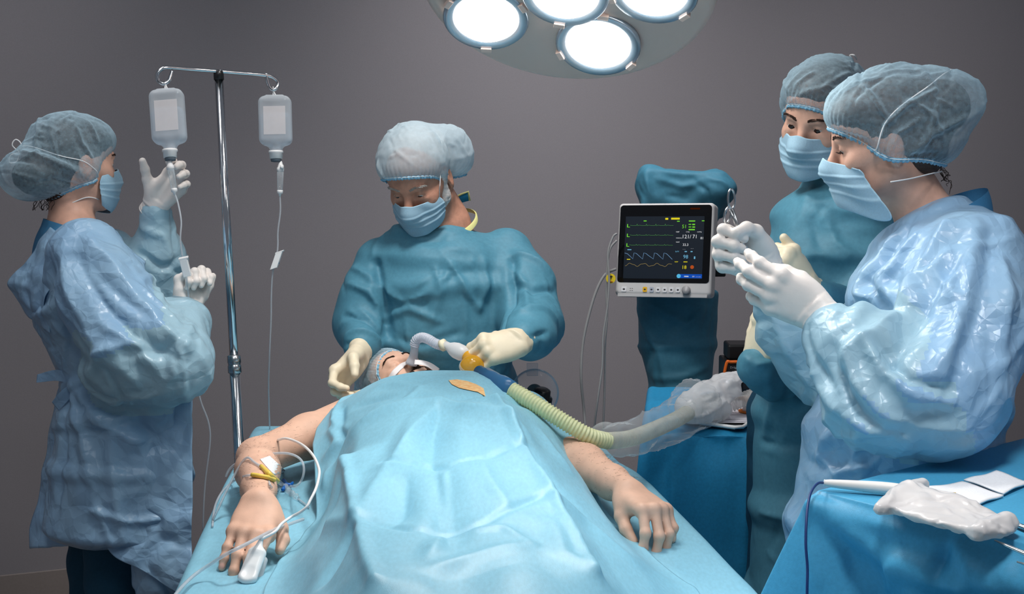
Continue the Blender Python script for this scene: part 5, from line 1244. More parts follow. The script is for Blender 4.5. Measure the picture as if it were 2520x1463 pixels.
# ------------------------------------------------------------------ lines on the patient's arm
def arm_lines(RA, a2):
    yl = principled('yellow_port', srgb(236, 204, 92), .4, .4); bl = principled('blue_tap', srgb(24, 104, 190), .35, .5)
    pa = LAY.path
    t = thing('cannula_line', 'looped clear tubing with a yellow forked port and blue tap on the bent arm', 'drip line', LAY.on(680, 1190, .006))
    MB().tube(pa([(643, 1153), (656, 1166), (668, 1178), (683, 1190)], .007, sm=2), [.0045 + .0012 * min(1, i / 8) for i in range(19)], 12).build('forked_port', yl, t)
    MB().tube(pa([(620, 1174), (640, 1177), (660, 1181), (676, 1187)], .007, sm=2), .0046, 12).build('forked_port_branch', yl, t)
    MB().tube(pa([(645, 1155), (620, 1140), (598, 1131), (574, 1137), (553, 1165), (541, 1205), (528, 1240), (524, 1285)], .006, sm=10), .0026, 10).build('tubing', TUB, t)
    MB().tube(pa([(621, 1174), (600, 1176), (575, 1188), (552, 1207), (536, 1232), (526, 1262), (523, 1300)], .005, sm=10), .0026, 10).build('tubing', TUB, t)
    lp = [LAY.on(714, 1203, .010)] + [P(*q) for q in ((728, 1198, 3.10), (742, 1183, 3.08), (748, 1160, 3.08), (744, 1138, 3.09), (728, 1123, 3.11), (700, 1116, 3.13), (660, 1119, 3.14), (620, 1127, 3.14), (588, 1138, 3.14), (566, 1154, 3.15), (556, 1172, 3.18))]
    MB().tube(catmull(lp, 6), .0026, 10).build('tubing', TUB, t)
    MB().tube(pa([(662, 1190), (668, 1204), (684, 1210), (697, 1206)], .006, sm=3), .0022, 10).build('tubing', TUB, t)
    MB().tube(pa([(683, 1190), (692, 1197), (700, 1203)], .009, sm=2), .0052, 12).build('connector', CLR, t)
    b = MB(); c = LAY.on(704, 1200, .010)
    b.tube(pa([(698, 1188), (704, 1199), (696, 1212)], .010, sm=1), .0042, 10).tube(pa([(704, 1199), (716, 1200), (720, 1196)], .011, sm=1), .0036, 10); b.build('tap', bl, t)
    p = pa([(703, 1204), (712, 1216), (722, 1224), (734, 1233)], .009, sm=2); MB().tube(p, [.0056 + (.0022 if i % 5 == 0 else 0) for i in range(len(p))], 14).build('connector', CLR, t)
    MB().tube(pa([(734, 1233), (748, 1243), (760, 1254)], .006, sm=3), .0022, 10).build('tubing', TUB, t)
    t2 = thing('drip_tube', 'clear tube lying across the knuckles of the patient down to the sheet edge', 'tube', LAY.on(600, 1340, .004))
    dt = [P(*q) for q in ((746, 1279, 2.88), (715, 1290, 2.83), (680, 1302, 2.77), (640, 1322, 2.70), (600, 1343, 2.655), (560, 1363, 2.635), (520, 1388, 2.65), (480, 1415, 2.63), (452, 1441, 2.57), (436, 1460, 2.54), (420, 1478, 2.52))]
    MB().tube(catmull(dt, 6), .0033, 12).build('tubing', TUB, t2)
    # dressing
    G = np.array([[LAY.on(lerp(lerp(640, 676, u), lerp(664, 702, u), v), lerp(lerp(1132, 1172, u), lerp(1124, 1160, u), v) , .0025) for v in np.linspace(0, 1, 9)] for u in np.linspace(0, 1, 11)])
    for _ in range(2): G[1:-1, 1:-1] = (G[:-2, 1:-1] + G[2:, 1:-1] + G[1:-1, :-2] + G[1:-1, 2:]) / 4
    o = MB().grid(G).build('adhesive_dressing', principled('dressing_white', srgb(240, 240, 240), .7, .2, bump=.3, bump_s=300), None, base=G[5, 4]); md = o.modifiers.new('thick', 'SOLIDIFY'); md.thickness = .001; md.offset = 1
    tag(o, 'white adhesive dressing stuck on the bent arm behind the yellow port', 'dressing')
    # finger clip on the forefinger
    fp, _ = hand_points([(1, 12, 6), (10, 14, 8), (12, 16, 8), (10, 16, 8)], (-9, -2, -4, -8)); q = [(x * 1.13) @ RA.T + a2 for x in fp[0]]
    y = unit(q[3] - q[1]); z = unit(RA[:, 2] - y * (RA[:, 2] @ y)); x = np.cross(y, z); R = np.stack([x, y, z], 1); c = lerp(q[2], q[3], .35)
    t = thing('pulse_oximeter', 'white finger clip on the forefinger of the patient with its white cable', 'pulse oximeter', c)
    def shell(name, zc, tilt, m, top):
        S = Sdf(); T = R @ np.array(Matrix.Rotation(tilt, 3, 'X')); S.xf(T, c + R @ A(0, .002, zc), 1.22); S.box((0, 0, 0), (.0145, .031, .0070), .007, .004).ball((0, .024, .002 if top else -.002), (.013, .012, .007), .006)
        if top: S.ball((0, .018, .012), (.0105, .013, .0065), .005, 's'); S.cone((0, -.026, .002), (0, -.048, .006), .007, .0035, .01)
        V, Q = S.mesh(.0022); return mesh_obj(name, V, Q, m, t)
    shell('upper_jaw', .0140, rad(4), M['white'], True); shell('lower_jaw', -.0140, rad(-8), principled('clip_grey', srgb(206, 208, 210), .4), False)
    MB().box(c + R @ A(.0125, .004, -.001), A(.003, .010, .006), R).build('hinge_pad', bl, t, bevel=.002)
    cp = [c + R @ A(0, -.052, .021)] + [P(*q) for q in ((676, 1310, 2.72), (692, 1291, 2.76), (714, 1275, 2.80), (738, 1262, 2.80), (755, 1248, 2.80), (764, 1231, 2.81), (776, 1207, 2.83), (784, 1180, 2.87), (785, 1155, 2.93), (772, 1124, 3.02), (750, 1100, 3.12), (725, 1086, 3.21), (702, 1080, 3.25), (684, 1084, 3.29))]
    MB().tube(catmull(cp, 6), .0029, 10).build('cable', M['white'], t)
# ------------------------------------------------------------------ breathing circuit
def breathing():
    wh = film('milky_plastic', srgb(226, 230, 240), .72, .3, 20, .04, .3); cream = principled('cream_ring', srgb(226, 218, 190), .5)
    hose = principled('hose_yellow', srgb(238, 240, 196), .3, .5, translucent=.3); amber = film('amber_cup', srgb(232, 172, 24), .72, .08, 12, .08, .25); blue = film('blue_connector', srgb(70, 130, 180), .8, .25, 12, .04, .2)
    t = thing('breathing_circuit', 'corrugated breathing tube from the mouth of the patient to the wrapped hose', 'tube', P(1250, 960, 3.50))
    MB().tube(catmull([P(1012, 897, 3.755), P(1017, 880, 3.75), P(1020, 862, 3.74), P(1020, 850, 3.735)], 4), [.016, .0155, .0145, .013, .012, .0115, .011, .0105, .0105, .0105, .0105, .0105, .0105], 20).build('mouth_tube', wh, t)
    corrugated('catheter_mount', [P(1020, 852, 3.735), P(1024, 838, 3.73), P(1038, 831, 3.72), P(1055, 836, 3.70), P(1072, 846, 3.69), P(1090, 852, 3.68)], .0125, wh, t, .0052, .07)
    MB().tube([P(1086, 852, 3.68), P(1096, 848, 3.675)], .0155, 20).build('cuff_ring', cream, t)
    a, b = P(1096, 850, 3.675), P(1150, 876, 3.63); MB().tube([lerp(a, b, u) for u in (0, .15, .35, .5, .75, .9, 1)], [.011, .011, .018, .021, .021, .017, .012], 20).build('filter', film('filter_white', srgb(236, 238, 240), .8, .35, 20, .04, .2), t)
    S = Sdf(); S.ball(P(1162, 906, 3.60), (.032, .028, .033), .01).cone(P(1150, 878, 3.63), P(1158, 890, 3.615), .015, k=.012); V, Q = S.mesh(.003); mesh_obj('amber_valve', V, Q, amber, t)
    MB().lathe([(.026, -.004), (.0345, -.003), (.0345, .003), (.026, .004)], P(1162, 908, 3.60), unit(A(.3, -.4, .8)), 28).build('valve_rim', CLR, t)
    a, b = P(1180, 916, 3.44), P(1258, 960, 3.265); MB().tube([lerp(a, b, u) for u in (0, .2, .22, .5, .55, .72, .8, 1)], [.016, .016, .020, .020, .0185, .0225, .0225, .021], 24).build('connector', blue, t)
    pts = [b, P(1300, 984, 3.245), P(1350, 1015, 3.225), P(1410, 1052, 3.215), P(1455, 1076, 3.22), P(1500, 1087, 3.25)]
    corrugated('hose', pts, .0180, hose, t, .0080, .10)
    pts2 = [P(1495, 1086, 3.245), P(1550, 1080, 3.32), P(1610, 1058, 3.41), P(1670, 1030, 3.49), P(1720, 1000, 3.58), P(1760, 985, 3.64)]
    corrugated('wrapped_hose', pts2, .0185, film('clear_hose', srgb(222, 220, 206), .5, .3, 20, .05, .3), t, .0062, .08)
    # loose clear wrapper round the hose
    c = catmull([P(1478, 1082, 3.24)] + pts2[1:5] + [P(1705, 1000, 3.56)], 12); S = Sdf(); n = len(c)
    for i in range(n - 1): S.cone(c[i], c[i + 1], .025 + .022 * (i / n) + .004 * math.sin(i * .9), .025 + .022 * ((i + 1) / n) + .004 * math.sin(i * .9 + .9), .02)
    V, Q = S.mesh(.0055); ax_ = unit(c[-1] - c[0]); V = auto_folds(V, Q, 90, lambda p: ax_, 4, length=(.03, .14), width=(.006, .014), height=(.003, .008), jit=.5, ridge=.7); V = crumple(V, Q, .05, 40, .2, .004, 3, .003, 24., lim=(-.006, .010)); mesh_obj('clear_wrapper', V, Q, clear('wrapper_film', srgb(236, 240, 244), .05, .06, .42, .04), t)
    c2 = [P(1700, 1004, 3.56), P(1740, 985, 3.60), P(1785, 955, 3.64), P(1818, 928, 3.66)]; S = Sdf(); S.chain(c2, [.040, .042, .034, .012], .02); S.cone(P(1720, 1010, 3.57), P(1785, 1010, 3.60), .028, .016, .02); V, Q = S.mesh(.006); V = auto_folds(V, Q, 50, lambda p: ax_, 9, length=(.03, .12), width=(.008, .016), height=(.004, .010), jit=.4); V = crumple(V, Q, .05, 40, .2, .004, 5, .003, 24., lim=(-.008, .012))
    mesh_obj('wrapper_end', V, Q, film('milky_film', srgb(250, 250, 252), .72, .12, 20, .18, .3), t)
    corrugated('clear_limb', [P(1800, 995, 3.66), P(1830, 984, 3.66), P(1860, 974, 3.67), P(1900, 962, 3.68), P(1940, 955, 3.70)], .019, film('clear_limb', srgb(232, 232, 230), .5, .2, 20, .08, .35), t, .008, .1)
    # tape holding the tube
    for pts, off in (([(1008, 893), (990, 902), (972, 918), (958, 936)], .0035), ([(1020, 892), (1042, 894), (1060, 901), (1078, 914)], .0035)):
        q = [LAYF.on(*p, off) for p in pts]; q = [x for x in q if x is not None]
        if len(q) < 2: q = [P(*p, 3.72) for p in pts]
        q = np.array(catmull(q, 6))
        for _ in range(4): q[1:-1] = (q[:-2] + 2 * q[1:-1] + q[2:]) / 4
        q = list(q); o = ribbon('adhesive_tape', q, [unit(A(-.05, -.6, .8))] * len(q), .0085, principled('tape_white', srgb(232, 226, 226), .6, .3), None); 
        tag(o, 'white tape strip from the mouth tube across the ' + ('closed eye side' if pts[0][0] < 1015 else 'bearded far cheek') + ' of the patient', 'tape')
def clear_dome():
    c = P(1316, 968, 3.98); n = unit(A(-.08, -.95, .22)); t = thing('clear_dome', 'clear round plastic dome with a black knob behind the corrugated hose', 'valve', c)
    cl = film('dome_plastic', srgb(176, 206, 224), .18, .08, 10, .03, .5); bk = principled('black_knob', srgb(16, 16, 18), .25, .5)
    MB().lathe([(.066, 0), (.066, .004), (.062, .010), (.052, .020), (.036, .028), (.018, .032), (0, .033)], c, n, 56, cap=False).build('dome', cl, t)
    MB().lathe([(.062, -.003), (.068, -.003), (.068, .005), (.064, .006)], c, n, 56, cap=False).build('dome_rim', film('dome_rim', srgb(170, 200, 220), .5, .1, 10, .03, .3), t)
    MB().box(P(1310, 910, 3.98), A(.016, .004, .018)).build('tab', cl, t, smooth=False, bevel=.002)
    k = P(1333, 975, 3.95); MB().lathe([(.018, -.02), (.031, -.018), (.031, -.006), (.024, -.003), (.0235, .016), (.018, .02)], k, unit(A(.12, -.3, 1)), 24).build('knob', bk, t); MB().lathe([(.016, -.01), (.023, -.008), (.023, .008), (.016, .01)], P(1316, 966, 3.97), n, 24).build('knob_socket', bk, t)
    MB().tube([P(1338, 985, 3.97), P(1340, 1060, 3.97), A(P(1340, 1060, 3.97)[0], P(1340, 1060, 3.97)[1], .0)], .008, 12).build('support_post', M['steel'], t)
# ------------------------------------------------------------------ monitor, tower and trolley
def monitor():
    C0 = P(1634, 614, 4.20); X = unit(P(1762, 497, 4.15) - P(1522, 499, 4.26)); Y = unit(P(1520, 500, 4.26) - P(1508, 725, 4.235)); Y = unit(Y - X * (X @ Y)); N = np.cross(X, Y)
    if N[1] > 0: N = -N
    R = np.stack([X, Y, N], 1); w, h = .146, .139; t = thing('patient_monitor', 'light grey patient monitor with dark screen of coloured waveforms before the draped tower', 'monitor', C0 - Y * h)
    grey = principled('casing_grey', srgb(206, 205, 204), .45, .4); blk = principled('screen_glass', srgb(8, 9, 12), .12, .5)
    S = Sdf(); S.xf(R, C0); S.box((0, 0, -.028), (w, h, .030), .012, .004); V, Q = S.mesh(.004, relax=3); mesh_obj('casing', V, Q, grey, t)
    S = Sdf(); S.xf(R, C0); S.box((.004, 0, -.085), (w * .86, h * .86, .04), .02, .004); V, Q = S.mesh(.007); mesh_obj('rear_housing', V, Q, principled('casing_dark', srgb(40, 42, 46), .5), t)
    q = lambda u, v, z=.0: C0 + R @ A(u, v, z)
    def rrect(name, u0, u1, v0, v1, z, m, r=.004, th=.0012, parent=t):
        b = MB(); pts = []
        for cx, cy, a0 in ((u1 - r, v1 - r, 0), (u0 + r, v1 - r, 90), (u0 + r, v0 + r, 180), (u1 - r, v0 + r, 270)):
            for k in range(6): a = rad(a0 + 18 * k); pts.append((cx + r * math.cos(a), cy + r * math.sin(a)))
        n = len(pts); Vv = [q(u, v, z) for u, v in pts] + [q(u, v, z + th) for u, v in pts]
        b.add(Vv, [tuple(range(n, 2 * n))] + [(i, (i + 1) % n, n + (i + 1) % n, n + i) for i in range(n)]); return b.build(name, m, parent, smooth=False)
    rrect('glass', -w + .007, w - .006, -.100, h - .007, .0015, blk, .010)
    # crop frame of the display: u right, v down
    def uv(x, y):
        v = (y - 190) / 920.; xl = 232 - 47 * v; xr = 1312 - 52 * v; return lerp(-.121, .119, (x - xl) / (xr - xl)), lerp(.098, -.086, v)
    scr = rrect('screen', -.121, .119, -.088, .098, .0022, principled('screen_dark', srgb(20, 27, 36), .35, .3, emit=srgb(30, 40, 52), emit_s=.22), .001)
    em = {k: emission('display_' + k, srgb(*c), s) for k, c, s in (('green', (120, 220, 60), .9), ('white', (230, 232, 236), .85), ('cyan', (120, 190, 225), .85), ('yellow', (232, 216, 40), .9), ('blue', (24, 84, 190), .8), ('orange', (200, 90, 40), .7), ('trace', (92, 160, 92), .6), ('trace_blue', (120, 160, 200), .75), ('trace_tan', (160, 140, 90), .7), ('sky', (90, 190, 235), .85))}
    Z = .0038
    def bar(name, x0, x1, y0, y1, c):
        a, b = uv(x0, y0), uv(x1, y1); rrect(name, a[0], b[0], b[1], a[1], Z, em[c], .0006, .0003, scr)
    def txt(s, x, y, hpx, c): u, v = uv(x, y); text_obj(s, em[c], scr, q(u, v, Z), X, Y, hpx / 920. * .184 * 1.38, .0003)
    txt('51', 1003, 368, 54, 'green'); txt('121/', 998, 520, 58, 'white'); txt('71', 1142, 518, 56, 'white'); txt('81', 1250, 532, 36, 'white'); txt('33.3', 1008, 632, 38, 'white'); txt('98', 1012, 818, 56, 'cyan'); txt('18', 990, 972, 54, 'yellow')
    txt('NIBP', 922, 432, 18, 'white'); txt('mmHg', 1208, 430, 18, 'white'); txt('MANUAL', 922, 522, 16, 'white'); txt('TEMP', 918, 584, 17, 'white'); txt('RESP', 898, 876, 18, 'yellow'); txt('17:46', 1056, 432, 18, 'white'); txt('SpO2', 908, 722, 18, 'cyan'); txt('- - -', 1010, 688, 20, 'white'); txt('- - -', 1118, 676, 20, 'white')
    for x, y in ((250, 355), (246, 500), (238, 645)): bar('lead_mark', x, x + 9, y - 50, y, 'green'); bar('lead_mark', x, x + 36, y - 8, y, 'green')
    for r_ in ((780, 818, 214, 242), (860, 975, 212, 240)): bar('alert_bar', *r_, 'yellow')
    for r_ in ((480, 520, 252, 266), (940, 975, 258, 272), (1100, 1185, 254, 270), (1275, 1310, 254, 266), (1145, 1182, 304, 322), (1095, 1130, 306, 318), (1145, 1182, 343, 360), (1095, 1130, 345, 356), (1095, 1178, 380, 398)): bar('small_reading', *r_, 'green')
    for r_ in ((1018, 1070, 862, 873), (242, 288, 830, 842)): bar('small_reading', *r_, 'yellow')
    for r_ in ((250, 305, 685, 697), (1036, 1066, 708, 722), (1116, 1142, 708, 722), (1160, 1176, 786, 824)): bar('small_reading', *r_, 'cyan')
    bar('menu_bar', 950, 1260, 1048, 1108, 'blue'); bar('menu_label', 1022, 1082, 1074, 1090, 'white'); bar('menu_label', 1178, 1244, 1078, 1094, 'white'); bar('menu_icon', 1132, 1162, 1070, 1092, 'white')
    u, v = uv(950, 1078); MB().lathe([(.0062, 0), (.0062, .0004)], q(u, v, Z + .0003), N, 24).build('menu_button', em['sky'], scr, smooth=False)
    u, v = uv(1132, 944); MB().lathe([(.0042, 0), (.0056, 0), (.0056, .0003), (.0042, .0003)], q(u, v, Z), N, 16).build('lung_icon', em['orange'], scr, smooth=False)
    def trace(name, pts, c, r=.0005): MB().tube([q(*uv(x, y), Z) for x, y in pts], r, 4).build(name, em[c], scr)
    for yb, amp, x0 in ((328, 26, 290), (474, 14, 284), (622, 15, 276)):
        pts = []
        for k in range(0, 161):
            x = x0 + k * 3.75; ph = ((x - x0 - 90) % 130); yy = yb - (amp * math.exp(-((ph - 8) / 5) ** 2)) - 5 * math.exp(-((ph - 45) / 16) ** 2) + (4 * math.exp(-((ph - 18) / 4) ** 2)); pts.append((x, yy))
        trace('heart_trace', pts, 'trace')
    pts = [(212, 742), (250, 752)]
    for i, x in enumerate((325, 460, 607, 738)): pts += [(x, 828 + 3 * (i % 2)), (x + 16, 738), (x + 50, 748), (x + 70, 768)]
    pts += [(865, 832)]; trace('pressure_trace', pts, 'trace_blue', .0007)
    trace('breath_trace', [(215 + k * 5, 916 + 20 * math.sin(k * .17 + 2.2) + 6 * math.sin(k * .41)) for k in range(0, 130)], 'trace_tan', .0006)
    # keys and dial
    key = principled('key_white', srgb(226, 226, 228), .5); ykey = principled('key_yellow', srgb(232, 178, 24), .5); gkey = principled('key_grey', srgb(176, 182, 194), .5); ink = principled('key_ink', srgb(40, 40, 44), .6)
    for i, (x, m) in enumerate(((-.1165, key), (-.052, ykey), (-.0315, gkey), (-.0115, key), (.0085, key), (.0285, key), (.0485, key))):
        vv = -.1205; hw = .0075 if i == 0 else .0065
        o = rrect('key', x - hw, x + hw, vv - .0075, vv + .0075, .0018, m, .003, .002); rrect('key_symbol', x - hw * .45, x + hw * .45, vv - .0022, vv + .0022, .0039, ink, .0012, .0002, o)
    for dx in (-.097, -.091):
        for dv in (-.118, -.124): rrect('indicator', dx - .0018, dx + .0018, dv - .0008, dv + .0008, .0019, ink, .0004, .0003)
    MB().lathe([(.0125, 0), (.0125, .012), (.011, .0145), (0, .0148)], q(.0745, -.1215, .001), N, 32).build('dial', principled('dial_grey', srgb(150, 150, 152), .4), t)
    rrect('base_strip', -w + .010, w - .010, -h - .003, -h + .006, -.01, principled('strip', srgb(190, 190, 190), .4), .002, .012)
    rrect('alarm_lamp', .075, .105, .118, .123, .0030, emission('alarm_glow', srgb(120, 50, 20), .25), .002, .0004)
    cm = principled('cable_grey', srgb(150, 150, 150), .5)
    cs = [([(1516, 662), (1490, 676), (1468, 715), (1448, 780), (1434, 850), (1430, 930), (1437, 1010), (1440, 1060)], .0043), ([(1518, 592), (1502, 612), (1495, 650), (1492, 720), (1494, 780), (1489, 850), (1488, 950), (1484, 1060)], .0032), ([(1518, 575), (1508, 585), (1496, 625), (1499, 690), (1494, 760), (1484, 830), (1482, 900), (1470, 990), (1462, 1060)], .0032)]
    for i, (c, r) in enumerate(cs):
        p = [P(x, y, 4.24 - .03 * i + (.0 if y < 1000 else .02)) for x, y in c]; e = p[-1]; p += [A(e[0], e[1] + .02, .6), A(e[0] + .05, e[1] + .06, .25)]
        o = MB().tube(catmull(p, 8), r, 10).build('cable', cm, t)
        if i == 1:
            tg = MB().lathe([(.012, -.0006), (.0145, -.0004), (.0145, .0004), (.012, .0006)], P(1503, 686, 4.20), unit(A(.1, -1, .1)), 24).build('warning_tag', principled('tag_yellow', srgb(236, 206, 40), .5), o, smooth=False)
            n_ = unit(A(.1, -1, .1)); MB().box(P(1504, 683, 4.20) + n_ * .001, A(.0012, .0006, .005)).box(P(1504, 681, 4.20) + n_ * .001, A(.004, .0006, .0012)).build('tag_symbol', ink, tg, smooth=False); MB().box(P(1503, 694, 4.20) + n_ * .001, A(.006, .0006, .0008)).build('tag_print', principled('tag_red', srgb(200, 70, 30), .5), tg, smooth=False)
def tower():
    t = thing('equipment_tower', 'tall equipment tower wrapped in teal cloth behind the monitor', 'medical equipment', A(P(1670, 900, 4.42)[0], P(1670, 900, 4.42)[1], 0))
    m = principled('tower_cloth', srgb(66, 126, 150), .6, .35, noise_s=110, noise_a=.07, bump=.12, bump_s=700)
    S = Sdf(); S.etube([(P(1668, 722, 4.42), .128, .09), (P(1666, 850, 4.42), .116, .10), (P(1676, 960, 4.42), .095, .10), (P(1678, 1100, 4.42), .10, .11), (A(P(1678, 1100, 4.42)[0], P(1678, 1100, 4.42)[1], .04), .11, .12)], A(1, .1, 0), .02, caps=.3)
    V, Q = S.mesh(.010); V = sculpt(V, Q, [([(1570, 760), (1620, 860), (1640, 960)], .02, .010), ([(1600, 750), (1690, 800), (1740, 760)], .02, .009), ([(1590, 900), (1640, 820), (1700, 770)], .02, -.007), ([(1610, 930), (1680, 930), (1740, 900)], .02, .008), ([(1590, 830), (1610, 850)], .012, .006)])
    V = auto_folds(V, Q, 34, lambda p: A(.3, 0, -1), 5, jit=.6, height=(.004, .009)); V = crumple(V, Q, .03, 40, .2, .004, 3, .004, 10.); mesh_obj('lower_cloth', V, Q, m, t, sub=1)
    S = Sdf(); S.box(P(1672, 480, 4.40), (.118, .07, .075), .014, .02, rot=np.array(Matrix.Rotation(rad(3), 3, 'Y'))); S.ball(P(1765, 465, 4.36), (.060, .06, .040), .05); S.ball(P(1600, 455, 4.38), (.04, .05, .055), .04); S.cone(P(1760, 470, 4.38), P(1772, 520, 4.42), .045, .02, .03)
    V, Q = S.mesh(.008); V = sculpt(V, Q, [([(1590, 430), (1600, 480)], .015, .008), ([(1620, 440), (1680, 460), (1720, 450)], .018, .009), ([(1700, 440), (1740, 470), (1745, 500)], .015, -.008), ([(1740, 440), (1780, 450), (1800, 470)], .014, .008), ([(1640, 480), (1690, 490)], .014, -.006)])
    V = auto_folds(V, Q, 16, lambda p: A(1, 0, -.4), 6, jit=.6, length=(.05, .12), width=(.01, .018), height=(.003, .007)); V = crumple(V, Q, .05, 50, .2, .004, 4, .005, 14.); mesh_obj('upper_cloth', V, Q, m, t, sub=1)
    MB().tube([P(1690, 560, 4.42), P(1680, 720, 4.42)], .03, 14).build('mounting_post', principled('post_dark', srgb(36, 38, 42), .5), t)
    MB().box(P(1766, 645, 4.28), A(.018, .05, .040)).build('side_module', principled('module_black', srgb(22, 22, 24), .4), t, bevel=.004, smooth=False)
CART_Z = .83
def trolley():
    fl, fr = P(1600, 1062, 3.56), P(1960, 1075, 3.52); z = CART_Z; fl[2] = fr[2] = 0; d = unit(fr - fl); n = A(-d[1], d[0], 0); L = np.linalg.norm(fr - fl); W = .62
    t = thing('equipment_trolley', 'trolley under a deep blue cloth to the right of the operating table', 'trolley', fl + d * L / 2 + n * W / 2)
    for zz in (.22, z - .03): MB().box(fl + d * L / 2 + n * W / 2 + A(0, 0, zz), A(L / 2 - .02, W / 2 - .02, .012), np.stack([d, n, UP], 1)).build('shelf', M['steel'], t, smooth=False, bevel=.004)
    for a in (.03, L - .03):
        for b in (.03, W - .03): MB().tube([fl + d * a + n * b + A(0, 0, .01), fl + d * a + n * b + A(0, 0, z - .03)], .012, 12).build('leg', M['steel'], t)
    # cloth hanging over it
    drop = [(0, 0), (.006, -.002), (.012, -.010), (.014, -.03)] + [(.016 + .05 * (k / 14) ** 1.3, -.03 - .70 * k / 14) for k in range(1, 15)]
    us, vs = np.linspace(0, L, 46), np.linspace(0, W, 60); G = []
    def row(v, dz=0, dn=0):
        r = []
        for dx, dd in drop[:0:-1]: r.append(fl - d * dx * 1.6 + n * (v - dn) + A(0, 0, z + min(dd, dz)))
        for u in us: r.append(fl + d * u + n * (v - dn) + A(0, 0, z + dz))
        for dx, dd in drop[1:]: r.append(fl + d * (L + dx) + n * (v - dn) + A(0, 0, z + min(dd, dz)))
        return r
    for dx, dd in drop[:0:-1]: G.append(row(0, dd, dx))
    for v in vs: G.append(row(v))
    G = np.array(G); V = G.reshape(-1, 3); Q = np.array(MB().grid(G).F)
    if normals(V, Q)[(len(drop) + 20) * G.shape[1] + 40][2] < 0: Q = Q[:, ::-1]
    V = sculpt(V, Q, [([(1578, 1153), (1700, 1158), (1860, 1168)], .012, -.005, 'n', 1.0), ([(1570, 1320), (1720, 1330), (1850, 1350)], .012, -.005, 'n', 1.0), ([(1652, 1070), (1653, 1160), (1655, 1330)], .014, .005, 'n', 1.0), ([(1700, 1060), (1780, 1110), (1850, 1070)], .06, -.02), ([(1600, 1010), (1596, 1080), (1580, 1200)], .03, .010), ([(1650, 1060), (1640, 1150), (1600, 1300)], .05, -.012), ([(1850, 1080), (1840, 1200), (1830, 1400)], .03, .010)])
    V = crumple(V, Q, .03, 50, .2, .004, 6, .006, 7., lim=(-.006, .012)); o = mesh_obj('trolley_cloth', V, Q, M['drape_deep'], None, sub=1, base=fl + d * L / 2 + n * W / 2 + A(0, 0, z)); tag(o, 'deep blue cloth hanging over the trolley beside the operating table', 'cloth')
    TZ = z + .008
    # clipboard tray with papers
    tr = [(1682, 1041), (1808, 1058), (1828, 1057), (1842, 1047), (1890, 1006), (1893, 985), (1710, 978)]; ip = [PZ(x, y, TZ) for x, y in tr]
    c = np.mean(ip, 0); tt = thing('document_tray', 'white rimmed tray of papers on the front corner of the trolley', 'tray', c)
    def plate(name, poly, z0, th, m, parent):
        nn = len(poly); b = MB(); Vv = [p * A(1, 1, 0) + A(0, 0, z0) for p in poly] + [p * A(1, 1, 0) + A(0, 0, z0 + th) for p in poly]; b.add(Vv, [tuple(range(nn))[::-1], tuple(range(nn, 2 * nn))] + [(i, (i + 1) % nn, nn + (i + 1) % nn, nn + i) for i in range(nn)]); return b.build(name, m, parent, smooth=False)
    plate('tray_base', ip, TZ, .004, M['steel'], tt); MB().tube([p * A(1, 1, 0) + A(0, 0, TZ + .006) for p in ip], .0045, 8, closed=True).build('tray_rim', M['white'], tt)
    pm = principled('printed_paper', srgb(226, 224, 230), .8, .1, noise_s=60, noise_a=.1, fib=(1, 14, 1), col2=srgb(196, 194, 204))
    for i, (dx, rot) in enumerate(((0, 0), (.03, 6), (-.02, -5))):
        cc = c + A(dx - .005, .015 * i, 0); Rz = np.array(Matrix.Rotation(rad(rot), 3, 'Z')); po = [cc + Rz @ A(sx * .10, sy * .125, 0) for sx, sy in ((-1, -1), (1, -1), (1, 1), (-1, 1))]
        o = plate('paper_sheet', po, TZ + .0065 + .0015 * i, .001, pm, None); tag(o, ['lowest printed sheet in the tray on the trolley', 'printed sheet turned slightly left in the middle of the tray stack', 'topmost printed sheet in the tray under the white port'][i], 'paper', 'papers in the tray')
    p0 = PZ(1846, 1014, TZ + .012); t2 = thing('valve_port', 'white round port on an orange ring standing on the papers', 'valve', p0)
    om = principled('orange_ring', srgb(222, 120, 36), .45); MB().lathe([(.012, 0), (.030, 0), (.031, .003), (.02, .004)], p0, UP, 32).build('ring', om, t2); MB().lathe([(.021, .004), (.020, .012), (.0215, .026), (.017, .028), (.017, .03)], p0, UP, 28).build('port', M['white'], t2); MB().lathe([(.02, .030), (.031, .033), (.031, .036), (.018, .037)], p0, UP, 28).build('upper_ring', film('peach_ring', srgb(236, 176, 140), .8, .3, 12, .04, .2), t2)
    # ventilator unit with orange edge
    c = P(1836, 918, 4.04); c[2] = z + .008; t3 = thing('ventilator_unit', 'black ventilator unit with an orange edge at the back of the trolley', 'medical equipment', c); bk = principled('unit_black', srgb(20, 20, 22), .4)
    hgt = .090; MB().box(c + A(0, .03, hgt / 2), A(.064, .07, hgt / 2)).build('body', bk, t3, smooth=False, bevel=.005); MB().box(c + A(.0, .05, hgt + .022), A(.052, .045, .022)).build('top_module', bk, t3, smooth=False, bevel=.006)
    e = MB(); e.tube(catmull([c + A(-.066, -.044, .004), c + A(-.070, -.044, .04), c + A(-.062, -.044, hgt), c + A(-.05, -.044, hgt + .003), c + A(.0, -.044, hgt + .003), c + A(.06, -.044, hgt + .001)], 6), .0045, 10); e.build('orange_edge', principled('edge_orange', srgb(226, 104, 24), .45), t3)
    MB().box(c + A(.02, -.043, .035), A(.035, .004, .022)).build('control_panel', principled('panel_dark', srgb(34, 34, 38), .25), t3, smooth=False, bevel=.002)
    text_obj('Dr\u00e4ger', emission('unit_print', srgb(150, 150, 152), .5) if False else principled('unit_print', srgb(190, 190, 192), .6), t3, c + A(-.052, -.0405, hgt - .016), A(1, 0, 0), A(0, 0, 1), .0090, .0003)
